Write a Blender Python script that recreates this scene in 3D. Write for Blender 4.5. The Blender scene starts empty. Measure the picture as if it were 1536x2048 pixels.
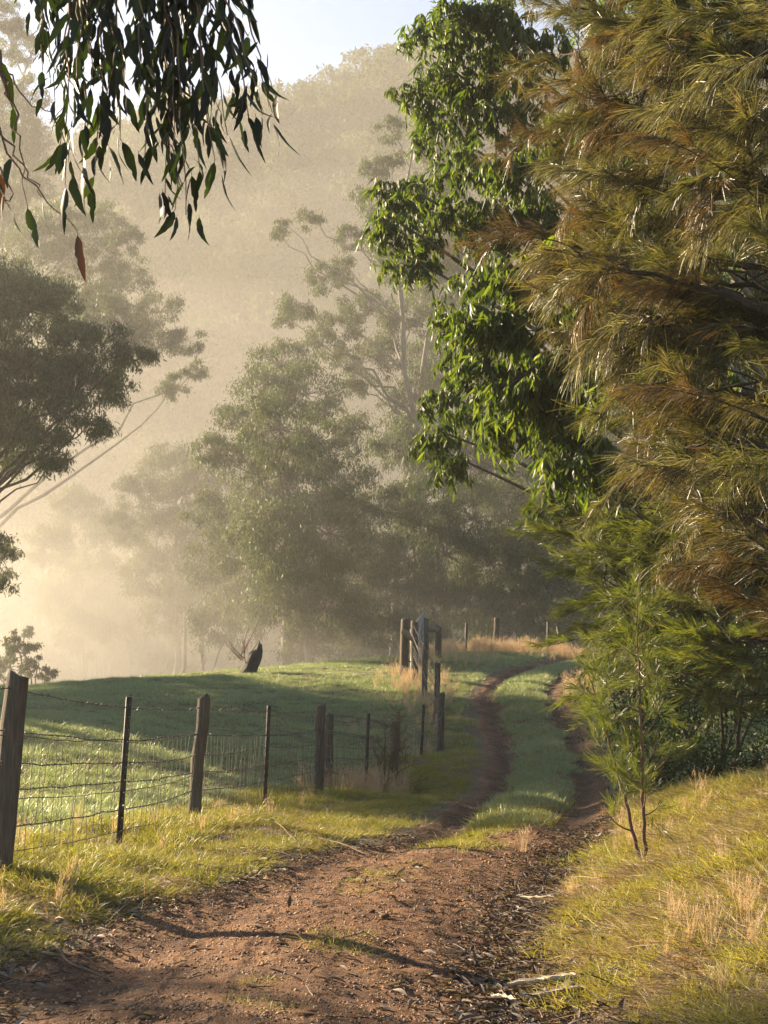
import bpy, math, random
import numpy as np
from mathutils import Vector, Euler

R = math.radians
rng = np.random.default_rng(7)
random.seed(7)
sc = bpy.context.scene
col = sc.collection

# ------------------------------------------------------------------ camera
F = 2700.0                      # focal length in pixels of a 1536 x 2048 frame
PITCH = R(5.8)
CAM = np.array([0.0, 0.0, 1.6])
cd = bpy.data.cameras.new("camera")
cd.sensor_fit = 'VERTICAL'; cd.sensor_height = 36.0; cd.lens = 36.0 * F / 2048.0
cd.clip_start = 0.05; cd.clip_end = 3000.0
cam = bpy.data.objects.new("camera", cd); col.objects.link(cam)
cam.location = CAM; cam.rotation_euler = (R(90) + PITCH, 0, 0)
sc.camera = cam

# ------------------------------------------------------------------ sky, sun, exposure
SUN_AZ, SUN_EL = R(-57), R(22)   # left of the viewing direction, low
sdir = Vector((math.sin(SUN_AZ) * math.cos(SUN_EL), math.cos(SUN_AZ) * math.cos(SUN_EL), math.sin(SUN_EL)))
w = bpy.data.worlds.new("World"); sc.world = w; w.use_nodes = True
nt = w.node_tree; bg = nt.nodes["Background"]
sky = nt.nodes.new("ShaderNodeTexSky"); sky.sky_type = 'NISHITA'; sky.sun_disc = False
sky.sun_elevation = SUN_EL; sky.sun_rotation = SUN_AZ; sky.air_density = 1.0; sky.dust_density = 0.0; sky.ozone_density = 2.0
nt.links.new(sky.outputs[0], bg.inputs[0]); bg.inputs[1].default_value = 0.05
sl = bpy.data.lights.new("sun", 'SUN'); sl.energy = 5.0; sl.angle = R(0.6); sl.color = (1.0, 0.79, 0.53)
so = bpy.data.objects.new("sun", sl); col.objects.link(so)
so.rotation_euler = sdir.to_track_quat('Z', 'Y').to_euler()
sc.view_settings.view_transform = 'Standard'; sc.view_settings.look = 'None'
sc.view_settings.gamma = 1.0; sc.view_settings.use_curve_mapping = False
sc.view_settings.exposure = 2.35
cy = sc.cycles
cy.use_denoising = True; cy.max_bounces = 6; cy.volume_bounces = 1; cy.transparent_max_bounces = 8
cy.diffuse_bounces = 2; cy.glossy_bounces = 2; cy.transmission_bounces = 4
cy.caustics_reflective = False; cy.caustics_refractive = False
cy.sample_clamp_indirect = 4.0
HAZE_DENSITY = 0.00095

# ------------------------------------------------------------------ helpers
def at(u, v, d):
    """point d metres ahead of the eye on the line through the photo's (u, v)"""
    x = (u - 768.0) / F; y = (1024.0 - v) / F
    c, s = math.cos(PITCH), math.sin(PITCH)
    k = d / (c - y * s)          # so that world Y == d
    return np.array([x * k, d, CAM[2] + k * (s + y * c)])

def unit(a):
    return a / (np.linalg.norm(a, axis=-1, keepdims=True) + 1e-9)

def mesh(name, V, Fc, mat, smooth=False):
    me = bpy.data.meshes.new(name)
    V = np.asarray(V, dtype=np.float32).reshape(-1, 3)
    Fc = np.asarray(Fc, dtype=np.int32)
    n, k = Fc.shape
    me.vertices.add(len(V)); me.vertices.foreach_set("co", V.ravel())
    me.loops.add(n * k); me.loops.foreach_set("vertex_index", Fc.ravel())
    me.polygons.add(n); me.polygons.foreach_set("loop_start", np.arange(0, n * k, k, dtype=np.int32))
    if smooth:
        me.polygons.foreach_set("use_smooth", np.ones(n, dtype=bool))
    me.update(calc_edges=True)
    if mat is not None: me.materials.append(mat)
    return me

def put(name, me, parent=None, loc=(0, 0, 0), rot=None, scl=None):
    o = bpy.data.objects.new(name, me); col.objects.link(o)
    o.location = loc
    if rot is not None: o.rotation_euler = rot
    if scl is not None: o.scale = (scl, scl, scl) if np.isscalar(scl) else scl
    if parent is not None: o.parent = parent
    return o

def tag(o, label=None, cat=None, group=None, kind=None):
    if label: o["label"] = label
    if cat: o["category"] = cat
    if group: o["group"] = group
    if kind: o["kind"] = kind
    return o

def root(name, loc, label, cat, group=None):
    o = bpy.data.objects.new(name, None); col.objects.link(o)
    o.location = loc; o.empty_display_size = 0.2
    return tag(o, label, cat, group)

def part(name, V, Fc, mat, rt, smooth=False, kind=None):
    V = np.asarray(V, dtype=np.float64).reshape(-1, 3) - np.array(rt.location)
    o = put(name, mesh(name, V, Fc, mat, smooth), rt)
    if kind: o["kind"] = kind
    return o

class Geo:
    """collects quads/tris of one mesh (all faces of k corners)"""
    def __init__(s): s.V = []; s.F = []; s.n = 0
    def add(s, V, Fc):
        s.V.append(np.asarray(V, float).reshape(-1, 3)); s.F.append(np.asarray(Fc, int) + s.n); s.n += len(s.V[-1])
    def get(s): return np.concatenate(s.V), np.concatenate(s.F)

def tube(P, r, k=6, cap=True):
    """quad tube along the polyline P with radii r"""
    P = np.asarray(P, float); n = len(P)
    r = np.broadcast_to(np.asarray(r, float), (n,))
    T = unit(np.gradient(P, axis=0))
    ref = np.array([0.0, 0, 1]) if abs(T[0][2]) < 0.9 else np.array([1.0, 0, 0])
    A = unit(np.cross(T, ref)); B = np.cross(T, A)
    a = np.linspace(0, 2 * np.pi, k, endpoint=False)
    V = P[:, None] + r[:, None, None] * (np.cos(a)[None, :, None] * A[:, None] + np.sin(a)[None, :, None] * B[:, None])
    i = np.arange(n - 1)[:, None] * k; j = np.arange(k)[None]
    Fq = np.stack([i + j, i + (j + 1) % k, i + k + (j + 1) % k, i + k + j], -1).reshape(-1, 4)
    V = V.reshape(-1, 3)
    if cap and k >= 4:
        ex = []
        for base in (0, (n - 1) * k):
            c = len(V); V = np.vstack([V, P[0 if base == 0 else -1][None]])
            ex += [[base + q, base + (q + 1) % k, c, c] for q in range(k)]
        Fq = np.vstack([Fq, np.array(ex)])
        # the doubled corner is replaced by a second centre vertex to keep quads valid
        m = Fq[:, 2] == Fq[:, 3]
        cs = Fq[m][:, 3]; add = V[cs] ; idx = np.arange(len(V), len(V) + len(add)); V = np.vstack([V, add]); Fq[m, 3] = idx
    return V, Fq

def bez(a, b, c, n=8):
    t = np.linspace(0, 1, n)[:, None]
    return (1 - t) ** 2 * a + 2 * t * (1 - t) * b + t ** 2 * c

def box(c, s, rot=None):
    v = np.array([[x, y, z] for x in (-.5, .5) for y in (-.5, .5) for z in (-.5, .5)]) * np.array(s)
    if rot is not None: v = v @ np.array(Euler(rot).to_matrix()).T
    f = np.array([[0, 1, 3, 2], [4, 6, 7, 5], [0, 4, 5, 1], [2, 3, 7, 6], [0, 2, 6, 4], [1, 5, 7, 3]])
    return v + np.array(c), f

def leafquads(P, D, L, W, g=rng):
    """rhombic leaves, two triangles each: far foliage"""
    n = len(P); D = unit(D); S = unit(np.cross(D, g.normal(size=(n, 3))))
    L = np.broadcast_to(L, (n,))[:, None]; W = np.broadcast_to(W, (n,))[:, None]
    m = P + D * L * .45
    V = np.stack([P, m + S * W * .5, P + D * L, m - S * W * .5], 1).reshape(-1, 3)
    return V, np.arange(n * 4).reshape(-1, 4)

def leaf6(P, D, L, W, g=rng, bend=.18):
    """lance-shaped bent leaves, four triangles each"""
    n = len(P); D = unit(D); S = unit(np.cross(D, g.normal(size=(n, 3)))); N = np.cross(D, S)
    L = np.broadcast_to(L, (n,))[:, None]; W = np.broadcast_to(W, (n,))[:, None]
    b = g.normal(0, bend, size=(n, 1)) * L
    a1 = P + D * L * .3 + N * b * .3; a2 = P + D * L * .66 + N * b * .5; tp = P + D * L + N * b * -.1
    V = np.stack([P, a1 + S * W * .5, a1 - S * W * .5, a2 + S * W * .36, a2 - S * W * .36, tp], 1).reshape(-1, 3)
    t = np.array([[0, 2, 1], [1, 2, 4], [1, 4, 3], [3, 4, 5]])
    return V, (np.arange(n)[:, None, None] * 6 + t[None]).reshape(-1, 3)

def ribbons(P, D, L, W, droop, seg=3, g=rng, tip=.25):
    """narrow tapering blades or needles that bend along 'droop' (vector per blade)"""
    n = len(P); D = unit(D); S = unit(np.cross(D, g.normal(size=(n, 3))))
    L = np.broadcast_to(L, (n,)); W = np.broadcast_to(W, (n,))
    t = np.linspace(0, 1, seg + 1)
    C = P[:, None] + D[:, None] * (L[:, None] * t)[:, :, None] + droop[:, None] * (L[:, None] * t ** 2)[:, :, None]
    wd = (W[:, None] * (1 - (1 - tip) * t ** 1.5))[:, :, None] * .5
    V = np.stack([C + S[:, None] * wd, C - S[:, None] * wd], 2).reshape(-1, 3)
    q = np.array([[2 * i, 2 * i + 1, 2 * i + 3, 2 * i + 2] for i in range(seg)])
    return V, (np.arange(n)[:, None, None] * (2 * (seg + 1)) + q[None]).reshape(-1, 4)

# ------------------------------------------------------------------ materials
def nodes(name):
    m = bpy.data.materials.new(name); m.use_nodes = True
    t = m.node_tree; t.nodes.clear()
    o = t.nodes.new("ShaderNodeOutputMaterial")
    return m, t, o
def N(t, kind, **kw):
    n = t.nodes.new("ShaderNode" + kind)
    for k, v in kw.items():
        if k in n.inputs.keys(): n.inputs[k].default_value = v
        else: setattr(n, k, v)
    return n
def ramp(t, fac, stops):
    r = t.nodes.new("ShaderNodeValToRGB"); t.links.new(fac, r.inputs[0])
    e = r.color_ramp.elements
    while len(e) < len(stops): e.new(.5)
    for x, (p, c) in zip(e, stops): x.position = p; x.color = (*c, 1)
    return r.outputs[0]
def leafmat(name, cols, trans=.4, rough=.45, spec=.5, tmul=(1.5, 1.5, .7), by='island'):
    m, t, o = nodes(name)
    if by == 'island': f = N(t, "NewGeometry").outputs["Random Per Island"]
    elif by == 'both':
        a = N(t, "Math", operation='ADD'); t.links.new(N(t, "NewGeometry").outputs["Random Per Island"], a.inputs[0])
        t.links.new(N(t, "ObjectInfo").outputs["Random"], a.inputs[1])
        b = N(t, "Math", operation='FRACT'); t.links.new(a.outputs[0], b.inputs[0]); f = b.outputs[0]
    else: f = N(t, "ObjectInfo").outputs["Random"]
    k = len(cols); c = ramp(t, f, [(i / max(1, k - 1), x) for i, x in enumerate(cols)])
    p = N(t, "BsdfPrincipled"); p.inputs["Roughness"].default_value = rough
    p.inputs["Specular IOR Level"].default_value = spec
    t.links.new(c, p.inputs["Base Color"])
    tr = N(t, "BsdfTranslucent"); mu = N(t, "Mix", data_type='RGBA', blend_type='MULTIPLY'); mu.inputs[0].default_value = 1
    t.links.new(c, mu.inputs[6]); mu.inputs[7].default_value = (*tmul, 1); t.links.new(mu.outputs[2], tr.inputs[0])
    mx = N(t, "MixShader"); mx.inputs[0].default_value = trans
    t.links.new(p.outputs[0], mx.inputs[1]); t.links.new(tr.outputs[0], mx.inputs[2]); t.links.new(mx.outputs[0], o.inputs[0])
    return m
def noisemat(name, cols, scale=4, stretch=(1, 1, 1), rough=.85, bump=.3, bscale=None, dist=.02, detail=6, coord="Object", spec=.3):
    m, t, o = nodes(name)
    tc = N(t, "TexCoord"); mp = N(t, "Mapping"); mp.inputs["Scale"].default_value = stretch
    t.links.new(tc.outputs[coord], mp.inputs[0])
    n1 = N(t, "TexNoise", Scale=scale, Detail=detail, Roughness=.65); t.links.new(mp.outputs[0], n1.inputs[0])
    k = len(cols); c = ramp(t, n1.outputs[0], [(.28 + .44 * i / max(1, k - 1), x) for i, x in enumerate(cols)])
    p = N(t, "BsdfPrincipled"); p.inputs["Roughness"].default_value = rough; p.inputs["Specular IOR Level"].default_value = spec
    t.links.new(c, p.inputs["Base Color"])
    n2 = N(t, "TexNoise", Scale=bscale or scale * 4, Detail=5, Roughness=.7); t.links.new(mp.outputs[0], n2.inputs[0])
    b = N(t, "Bump", Strength=bump, Distance=dist); t.links.new(n2.outputs[0], b.inputs["Height"]); t.links.new(b.outputs[0], p.inputs["Normal"])
    t.links.new(p.outputs[0], o.inputs[0])
    return m

M = {}
M['soil'] = noisemat("soil", [(.05, .036, .02), (.10, .075, .04), (.075, .08, .03)], 1.6, bump=.8, bscale=14, dist=.05)
M['dirt'] = noisemat("track_dirt", [(.04, .018, .009), (.105, .049, .021), (.17, .087, .039), (.25, .145, .066)], 3.2, bump=1.0, bscale=55, dist=.02, detail=9)
M['gravel'] = leafmat("gravel_stone", [(.15, .075, .045), (.22, .115, .052), (.38, .23, .11), (.17, .085, .04), (.09, .05, .025)], trans=0, rough=.8, by='obj')
M['post'] = noisemat("weathered_post_wood", [(.045, .035, .025), (.1, .075, .052), (.16, .125, .09)], 9, (6, 6, .5), bump=.7, bscale=30)
M['rail'] = noisemat("weathered_rail_wood", [(.12, .09, .06), (.2, .15, .1), (.28, .22, .15)], 9, (1, 6, 6), bump=.6, bscale=30)
M['steel'] = noisemat("rusty_dark_steel", [(.022, .018, .016), (.05, .035, .026), (.09, .05, .03)], 20, bump=.2, rough=.6)
M['wire'] = noisemat("rusty_fence_wire", [(.06, .05, .04), (.12, .095, .07)], 30, bump=.1, rough=.5, spec=.5)
M['galv'] = noisemat("galvanised_pipe", [(.14, .14, .14), (.22, .22, .22)], 12, bump=.05, rough=.4)
M['bark'] = noisemat("grey_gum_bark", [(.07, .06, .045), (.13, .11, .085), (.2, .175, .135)], 3, (3, 3, .4), bump=.7)
M['palebark'] = noisemat("pale_gum_bark", [(.28, .25, .2), (.42, .39, .33), (.2, .17, .14)], 1.5, (2, 2, .4), bump=.4)
M['darkbark'] = noisemat("dark_sheoak_bark", [(.025, .02, .016), (.06, .045, .033), (.09, .07, .05)], 18, (3, 3, 1), bump=.8)
M['stump'] = noisemat("charred_stump_wood", [(.02, .018, .016), (.05, .042, .036), (.09, .08, .07)], 6, (4, 4, .6), bump=1.0, dist=.04)
M['stem'] = noisemat("brown_twig", [(.09, .055, .035), (.17, .1, .06)], 20, bump=.3)
M['gumnear'] = leafmat("dark_green_gum_leaf", [(.006, .009, .003), (.009, .015, .004), (.014, .022, .005), (.035, .048, .011)], .28, .5, .2, (2.0, 2.4, .4), by='obj')  # lightest green paints in leaves glowing with backlight
M['redleaf'] = leafmat("rusty_dead_gum_leaf", [(.04, .018, .008), (.07, .032, .011)], .25, .5, .3, (1.6, 1.2, .6), by='obj')
M['gum'] = leafmat("glossy_gum_leaf", [(.024, .043, .012), (.038, .062, .016), (.06, .085, .02), (.1, .115, .03)], .5, .48, .35, (2.2, 2.2, .5))
M['gummid'] = leafmat("grey_green_gum_leaf", [(.035, .05, .025), (.055, .07, .035), (.08, .095, .05)], .4, .55, .2, (1.5, 1.55, .7))
M['gumfar'] = leafmat("hillside_gum_leaf", [(.045, .06, .03), (.07, .085, .045)], .3, .7, .1)
M['oakgold'] = leafmat("golden_brown_sheoak_needle", [(.045, .06, .011), (.062, .073, .015), (.08, .077, .02), (.16, .15, .09), (.085, .09, .02), (.06, .06, .014), (.24, .21, .14)], .38, .42, .45, (1.4, 1.35, .5))  # palest entries paint grey-white glints into the needle colour
M['oakbrown'] = leafmat("brown_sheoak_needle", [(.045, .046, .013), (.068, .06, .019), (.088, .07, .024), (.13, .105, .05), (.2, .17, .11)], .45, .42, .45, (1.4, 1.4, .55))
M['oakgrey'] = leafmat("grey_olive_sheoak_needle", [(.07, .07, .03), (.1, .095, .045), (.14, .125, .07), (.24, .22, .15)], .42, .4, .45, (1.35, 1.35, .6))
M['oakrust'] = leafmat("rust_tipped_sheoak_needle", [(.075, .065, .018), (.11, .065, .025), (.085, .07, .025), (.13, .1, .055)], .38, .4, .5, (1.4, 1.15, .6))
M['oakgreen'] = leafmat("green_sheoak_needle", [(.05, .075, .014), (.075, .1, .02), (.1, .115, .03), (.13, .12, .05)], .5, .38, .6, (1.5, 1.5, .5))
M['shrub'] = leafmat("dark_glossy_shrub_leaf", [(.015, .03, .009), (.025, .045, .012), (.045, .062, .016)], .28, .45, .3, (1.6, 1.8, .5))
M['g_lush'] = leafmat("lush_verge_grass", [(.14, .165, .025), (.19, .2, .034), (.25, .23, .055), (.28, .24, .09), (.11, .145, .022)], .45, .45, .4, (1.4, 1.35, .5), by='both')
M['g_frost'] = leafmat("dewy_paddock_grass", [(.15, .2, .095), (.21, .26, .145), (.31, .35, .24), (.25, .27, .12), (.17, .22, .1)], .4, .4, .5, (1.3, 1.3, .7), by='both')
M['g_bank'] = leafmat("bank_grass", [(.18, .205, .026), (.24, .24, .035), (.29, .265, .06), (.3, .25, .1), (.15, .185, .024)], .45, .45, .4, (1.35, 1.25, .5), by='both')
M['g_dry'] = leafmat("dry_seeding_grass", [(.36, .26, .17), (.46, .35, .24), (.36, .28, .16), (.54, .42, .31)], .45, .5, .3, (1.3, 1.15, .85), by='both')
M['litter'] = leafmat("leaf_litter", [(.03, .02, .013), (.06, .036, .022), (.1, .07, .048), (.22, .18, .14), (.045, .026, .016), (.035, .022, .014)], .15, .6, .3, by='obj')
M['barkstrip'] = noisemat("pale_shed_bark", [(.42, .33, .23), (.58, .48, .35), (.68, .58, .45)], 8, (1, 5, 5), bump=.4)

# ------------------------------------------------------------------ terrain
ctrl = []
def cp(u, v, d): ctrl.append(at(u, v, d))
for a in [(500, 2048, 5.75), (-150, 2048, 5.7), (1150, 2048, 5.75), (620, 1900, 7.2), (130, 1900, 7.2), (1110, 1900, 7.3), (775, 1800, 8.9), (420, 1800, 8.7), (1130, 1800, 9.1),
          (895, 1720, 11.2), (620, 1720, 11), (1170, 1720, 11.4), (1005, 1680, 13.2), (1060, 1600, 18), (900, 1600, 18), (1220, 1600, 18), (1087, 1500, 25), (970, 1500, 25), (1205, 1500, 25),
          (1047, 1400, 31), (945, 1402, 31), (1150, 1398, 31), (1040, 1370, 33.5), (1075, 1345, 37), (1160, 1325, 42), (1230, 1315, 46), (980, 1322, 40), (1000, 1300, 44),
          (-5, 1752, 8.5), (236, 1692, 11), (388, 1642, 13.2), (528, 1622, 16.5), (636, 1592, 18.8), (733, 1602, 21), (790, 1560, 23), (842, 1520, 25.3), (881, 1503, 27), (872, 1440, 30), (849, 1397, 33), (828, 1352, 36), (808, 1349, 36.3), (849, 1318, 39.5), (876, 1316, 40.5),
          (930, 1302, 45), (990, 1298, 45.5), (1093, 1304, 45.5), (110, 1366, 34), (300, 1353, 36), (480, 1341, 37), (650, 1333, 38), (800, 1331, 38), (-100, 1385, 32),
          (100, 1500, 18), (100, 1420, 26), (350, 1480, 22), (500, 1470, 26), (600, 1400, 31), (700, 1520, 24), (350, 1400, 29), (-200, 1500, 17),
          (1300, 1762, 10), (1200, 1900, 7.2), (1400, 1900, 6.7), (1500, 1980, 5.6), (1536, 1700, 8.6), (1536, 1600, 11.5), (1300, 1620, 13), (1400, 1600, 13), (1240, 1500, 24), (1225, 1372, 32)]:
    cp(*a)
for x, y, z in [(0, 0, .0), (-4, 0, .15), (4, 0, .5), (0, -30, -.3), (-40, -30, 1), (40, -30, 2), (-40, 10, 1.2), (-40, 30, 1.0), (9, 12, 1.0), (9, 25, 1.2), (30, 10, 4), (30, 35, 4), (14, 40, 2),
                (-20, 44, -.6), (-10, 48, -.9), (0, 51, .1), (8, 54, .5), (20, 56, 1.0), (-20, 60, -4.2), (0, 62, -3.5), (20, 66, -2.5), (-40, 70, -6), (40, 70, 0),
                (-30, 90, -7), (0, 90, -7), (30, 90, -5), (0, 130, -7), (-60, 130, -8), (60, 130, -4), (-90, 60, -2), (90, 60, 8), (-90, 0, 2), (90, 0, 8), (0, 180, -7), (-90, 180, -6), (90, 180, -4)]:
    ctrl.append(np.array([x, y, z], float))
ctrl = np.array(ctrl)
def _phi(r2): return np.where(r2 > 1e-9, .5 * r2 * np.log(r2 + 1e-12), 0.0)
def _tps(C, z, lam):
    n = len(C); K = _phi(((C[:, None] - C[None]) ** 2).sum(-1)) + lam * np.eye(n)
    Pm = np.hstack([np.ones((n, 1)), C]); A = np.zeros((n + 3, n + 3)); A[:n, :n] = K; A[:n, n:] = Pm; A[n:, :n] = Pm.T
    return np.linalg.solve(A, np.concatenate([z, np.zeros(3)]))
def warp(xy): return np.stack([xy[:, 0] / 10, xy[:, 1] / 10], 1)
_C = warp(ctrl[:, :2]); _W = _tps(_C, ctrl[:, 2], .012)
def sstep(a, b, x):
    t = np.clip((x - a) / (b - a), 0, 1); return t * t * (3 - 2 * t)
def vnoise(x, y, s=1.0):
    return (np.sin(x * 1.7 * s + 1.3 * np.sin(y * 1.1 * s)) * np.sin(y * 1.9 * s + 1.1 * np.sin(x * 1.3 * s + 2)) +
            .5 * np.sin(x * 4.1 * s + 2 * np.sin(y * 2.7 * s + 1)) * np.sin(y * 3.7 * s + 1.7 * np.sin(x * 3.1 * s))) / 1.5
def base_h(x, y):
    xy = np.stack([np.ravel(x), np.ravel(y)], 1).astype(float); out = np.empty(len(xy))
    for i in range(0, len(xy), 20000):
        q = warp(xy[i:i + 20000]); k = _phi(((q[:, None] - _C[None]) ** 2).sum(-1))
        out[i:i + 20000] = k @ _W[:-3] + _W[-3] + q @ _W[-2:]
    X, Y = xy[:, 0], xy[:, 1]
    far = sstep(95, 160, Y)
    ridge = 128 + .13 * X + 5 * np.sin(X * .045 + 1) + 3 * np.sin(X * .11)
    hill = -7 + (ridge + 7) * sstep(120, 420, Y * 1.0 + 30) * 1.02
    hill = -7 + (ridge + 7) * np.sin(np.clip((Y - 130) / 215, 0, 1.0) * np.pi / 2) ** 1.35
    out = out * (1 - far) + hill * far
    return out.reshape(np.shape(x))

# the track: centre line and half width
TR = [(480, 2200, 4.6, 1.45), (500, 2048, 5.75, 1.38), (620, 1900, 7.2, 1.3), (775, 1800, 8.9, 1.18), (895, 1720, 11.2, 1.12), (1005, 1680, 13.2, 1.03), (1060, 1600, 18, 1.05), (1087, 1500, 25, 1.08),
      (1047, 1400, 31, 1.14), (1040, 1370, 33.5, 1.14), (1078, 1345, 37, 1.15), (1160, 1325, 42, 1.15), (1250, 1315, 46, 1.15), (1400, 1310, 51, 1.15)]
_p = np.array([[at(u, v, d)[0], d, hw] for u, v, d, hw in TR])
_p = np.vstack([[_p[0, 0] - .3, -6, 1.5], _p])
_tt = np.linspace(0, len(_p) - 1, 240)
def _cr(P, t):
    i = np.clip(t.astype(int), 0, len(P) - 2); f = (t - i)[:, None]
    p0 = P[np.maximum(i - 1, 0)]; p1 = P[i]; p2 = P[i + 1]; p3 = P[np.minimum(i + 2, len(P) - 1)]
    return .5 * ((2 * p1) + (-p0 + p2) * f + (2 * p0 - 5 * p1 + 4 * p2 - p3) * f ** 2 + (-p0 + 3 * p1 - 3 * p2 + p3) * f ** 3)
TC = _cr(_p, _tt)
TN = unit(np.gradient(TC[:, :2], axis=0)); TN = np.stack([TN[:, 1], -TN[:, 0]], 1)   # to the right
def track_t(x, y):
    """signed distance to the centre line, half width there"""
    x = np.ravel(x); y = np.ravel(y); s = np.empty(len(x)); h = np.empty(len(x))
    for i in range(0, len(x), 8000):
        dx = x[i:i + 8000, None] - TC[None, :, 0]; dy = y[i:i + 8000, None] - TC[None, :, 1]
        d2 = dx * dx + dy * dy; j = d2.argmin(1); a = np.arange(len(j))
        s[i:i + 8000] = np.sign(dx[a, j] * TN[j, 0] + dy[a, j] * TN[j, 1]) * np.sqrt(d2[a, j]); h[i:i + 8000] = TC[j, 2]
    return s, h
def H(x, y):
    shp = np.shape(x); x = np.ravel(np.asarray(x, float)); y = np.ravel(np.asarray(y, float))
    z = base_h(x, y)
    near = (y < 60) & (np.abs(x) < 25) & (y > -8)
    s, h = track_t(x[near], y[near]); yy = y[near]; xx = x[near]
    k = sstep(11, 15, yy)
    rut = -.1 * (np.exp(-((s - .62 * h) / .26) ** 2) + np.exp(-((s + .62 * h) / .26) ** 2)) * (.35 + .65 * k)
    crown = .05 * k * np.exp(-(s / (.42 * h)) ** 4) + .05 * np.exp(-(s / .5) ** 2) * (1 - k) - .05 * np.exp(-((s - .85 * h) / .25) ** 2) * (1 - k)
    off = sstep(1.0, 1.35, np.abs(s) / h)
    bumpy = off * (.05 * vnoise(xx, yy, .7) + .035 * vnoise(xx, yy, 1.5) + .02 * vnoise(xx + 9, yy, 4.0)) + (1 - off) * .012 * vnoise(xx, yy, 3)
    bumpy += off * (s > 0) * sstep(18, 12, yy) * (.04 * vnoise(xx, yy, 2.4))
    bank = off * sstep(0, 1.2, np.abs(s) - h) * (s > 0) * sstep(16, 8, yy) * .12
    z[near] += rut + crown + bumpy + bank + off * .03
    z -= .11 * sstep(22, 34, y) * sstep(70, 55, y)
    return z.reshape(shp)
def gz(x, y): return float(H(np.array([x]), np.array([y]))[0])

def axis(breaks):
    out = [breaks[0][0]]
    for a, b, st in breaks:
        n = max(1, int(round((b - a) / st))); out += list(np.linspace(a, b, n + 1)[1:])
    return np.array(out)
gx = axis([(-110, -40, 7), (-40, -14, 1.3), (-14, -6, .35), (-6, 6, .1), (6, 14, .35), (14, 40, 1.3), (40, 138, 7)])
gy = axis([(-28, 3, 1.5), (3, 16, .1), (16, 52, .2), (52, 100, 1.5), (100, 378, 4)])
GX, GY = np.meshgrid(gx, gy); GZ = H(GX, GY)
nx, ny = len(gx), len(gy)
i = (np.arange(ny - 1)[:, None] * nx + np.arange(nx - 1)[None]).ravel()
ground = put("ground", mesh("ground", np.stack([GX, GY, GZ], -1).reshape(-1, 3), np.stack([i, i + 1, i + nx + 1, i + nx], -1), M['soil'], True))
tag(ground, "grassy valley ground falling away behind the paddock crest", "ground", kind="structure")

# the track sheet
V = []; nt_ = 97; tt = np.linspace(-1.12, 1.12, nt_)
keep = np.arange(len(TC)); sub = np.linspace(0, len(TC) - 1, 1500)
cx = np.interp(sub, keep, TC[:, 0]); cyy = np.interp(sub, keep, TC[:, 1]); ch = np.interp(sub, keep, TC[:, 2])
tnx = np.interp(sub, keep, TN[:, 0]); tny = np.interp(sub, keep, TN[:, 1])
tx = cx[:, None] + tnx[:, None] * tt[None] * ch[:, None]; ty = cyy[:, None] + tny[:, None] * tt[None] * ch[:, None]
edge = .02 - .1 * sstep(.86, 1.12, np.abs(tt)[None] + .1 * vnoise(tx, ty, 2.2))
tz = H(tx, ty) + edge + rng.normal(0, .0035, tx.shape) + .006 * vnoise(tx, ty, 9) * sstep(30, 12, ty) + .006 * vnoise(tx + 3, ty, 21)
n_, m_ = tx.shape
i = (np.arange(n_ - 1)[:, None] * m_ + np.arange(m_ - 1)[None]).ravel()
dark_bands = (np.exp(-((np.abs(tt)[None] - .64) / .24) ** 2) * sstep(12, 15, ty) * (.75 + .25 * vnoise(tx, ty, 1.1)) + .55 * np.exp(-((tt[None] - .85) / .22) ** 2) * sstep(16, 12, ty)).clip(0, 1)  # darker bands: both wheel ruts farther on, right edge close by
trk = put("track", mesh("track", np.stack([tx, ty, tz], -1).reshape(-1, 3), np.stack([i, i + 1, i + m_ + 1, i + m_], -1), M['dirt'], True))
at_ = trk.data.attributes.new("dark_bands", 'FLOAT', 'POINT'); at_.data.foreach_set("value", dark_bands.astype(np.float32).ravel())
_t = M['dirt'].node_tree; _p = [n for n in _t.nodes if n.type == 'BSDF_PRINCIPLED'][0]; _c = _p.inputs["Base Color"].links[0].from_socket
_a = N(_t, "Attribute"); _a.attribute_name = "dark_bands"; _m = N(_t, "Mix", data_type='RGBA', blend_type='MULTIPLY'); _t.links.new(_a.outputs["Fac"], _m.inputs[0])
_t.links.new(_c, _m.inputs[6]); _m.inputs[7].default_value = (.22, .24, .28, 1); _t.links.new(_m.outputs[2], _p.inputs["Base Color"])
tag(trk, "red brown gravel farm track with two wheel ruts", "track", kind="structure")

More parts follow.
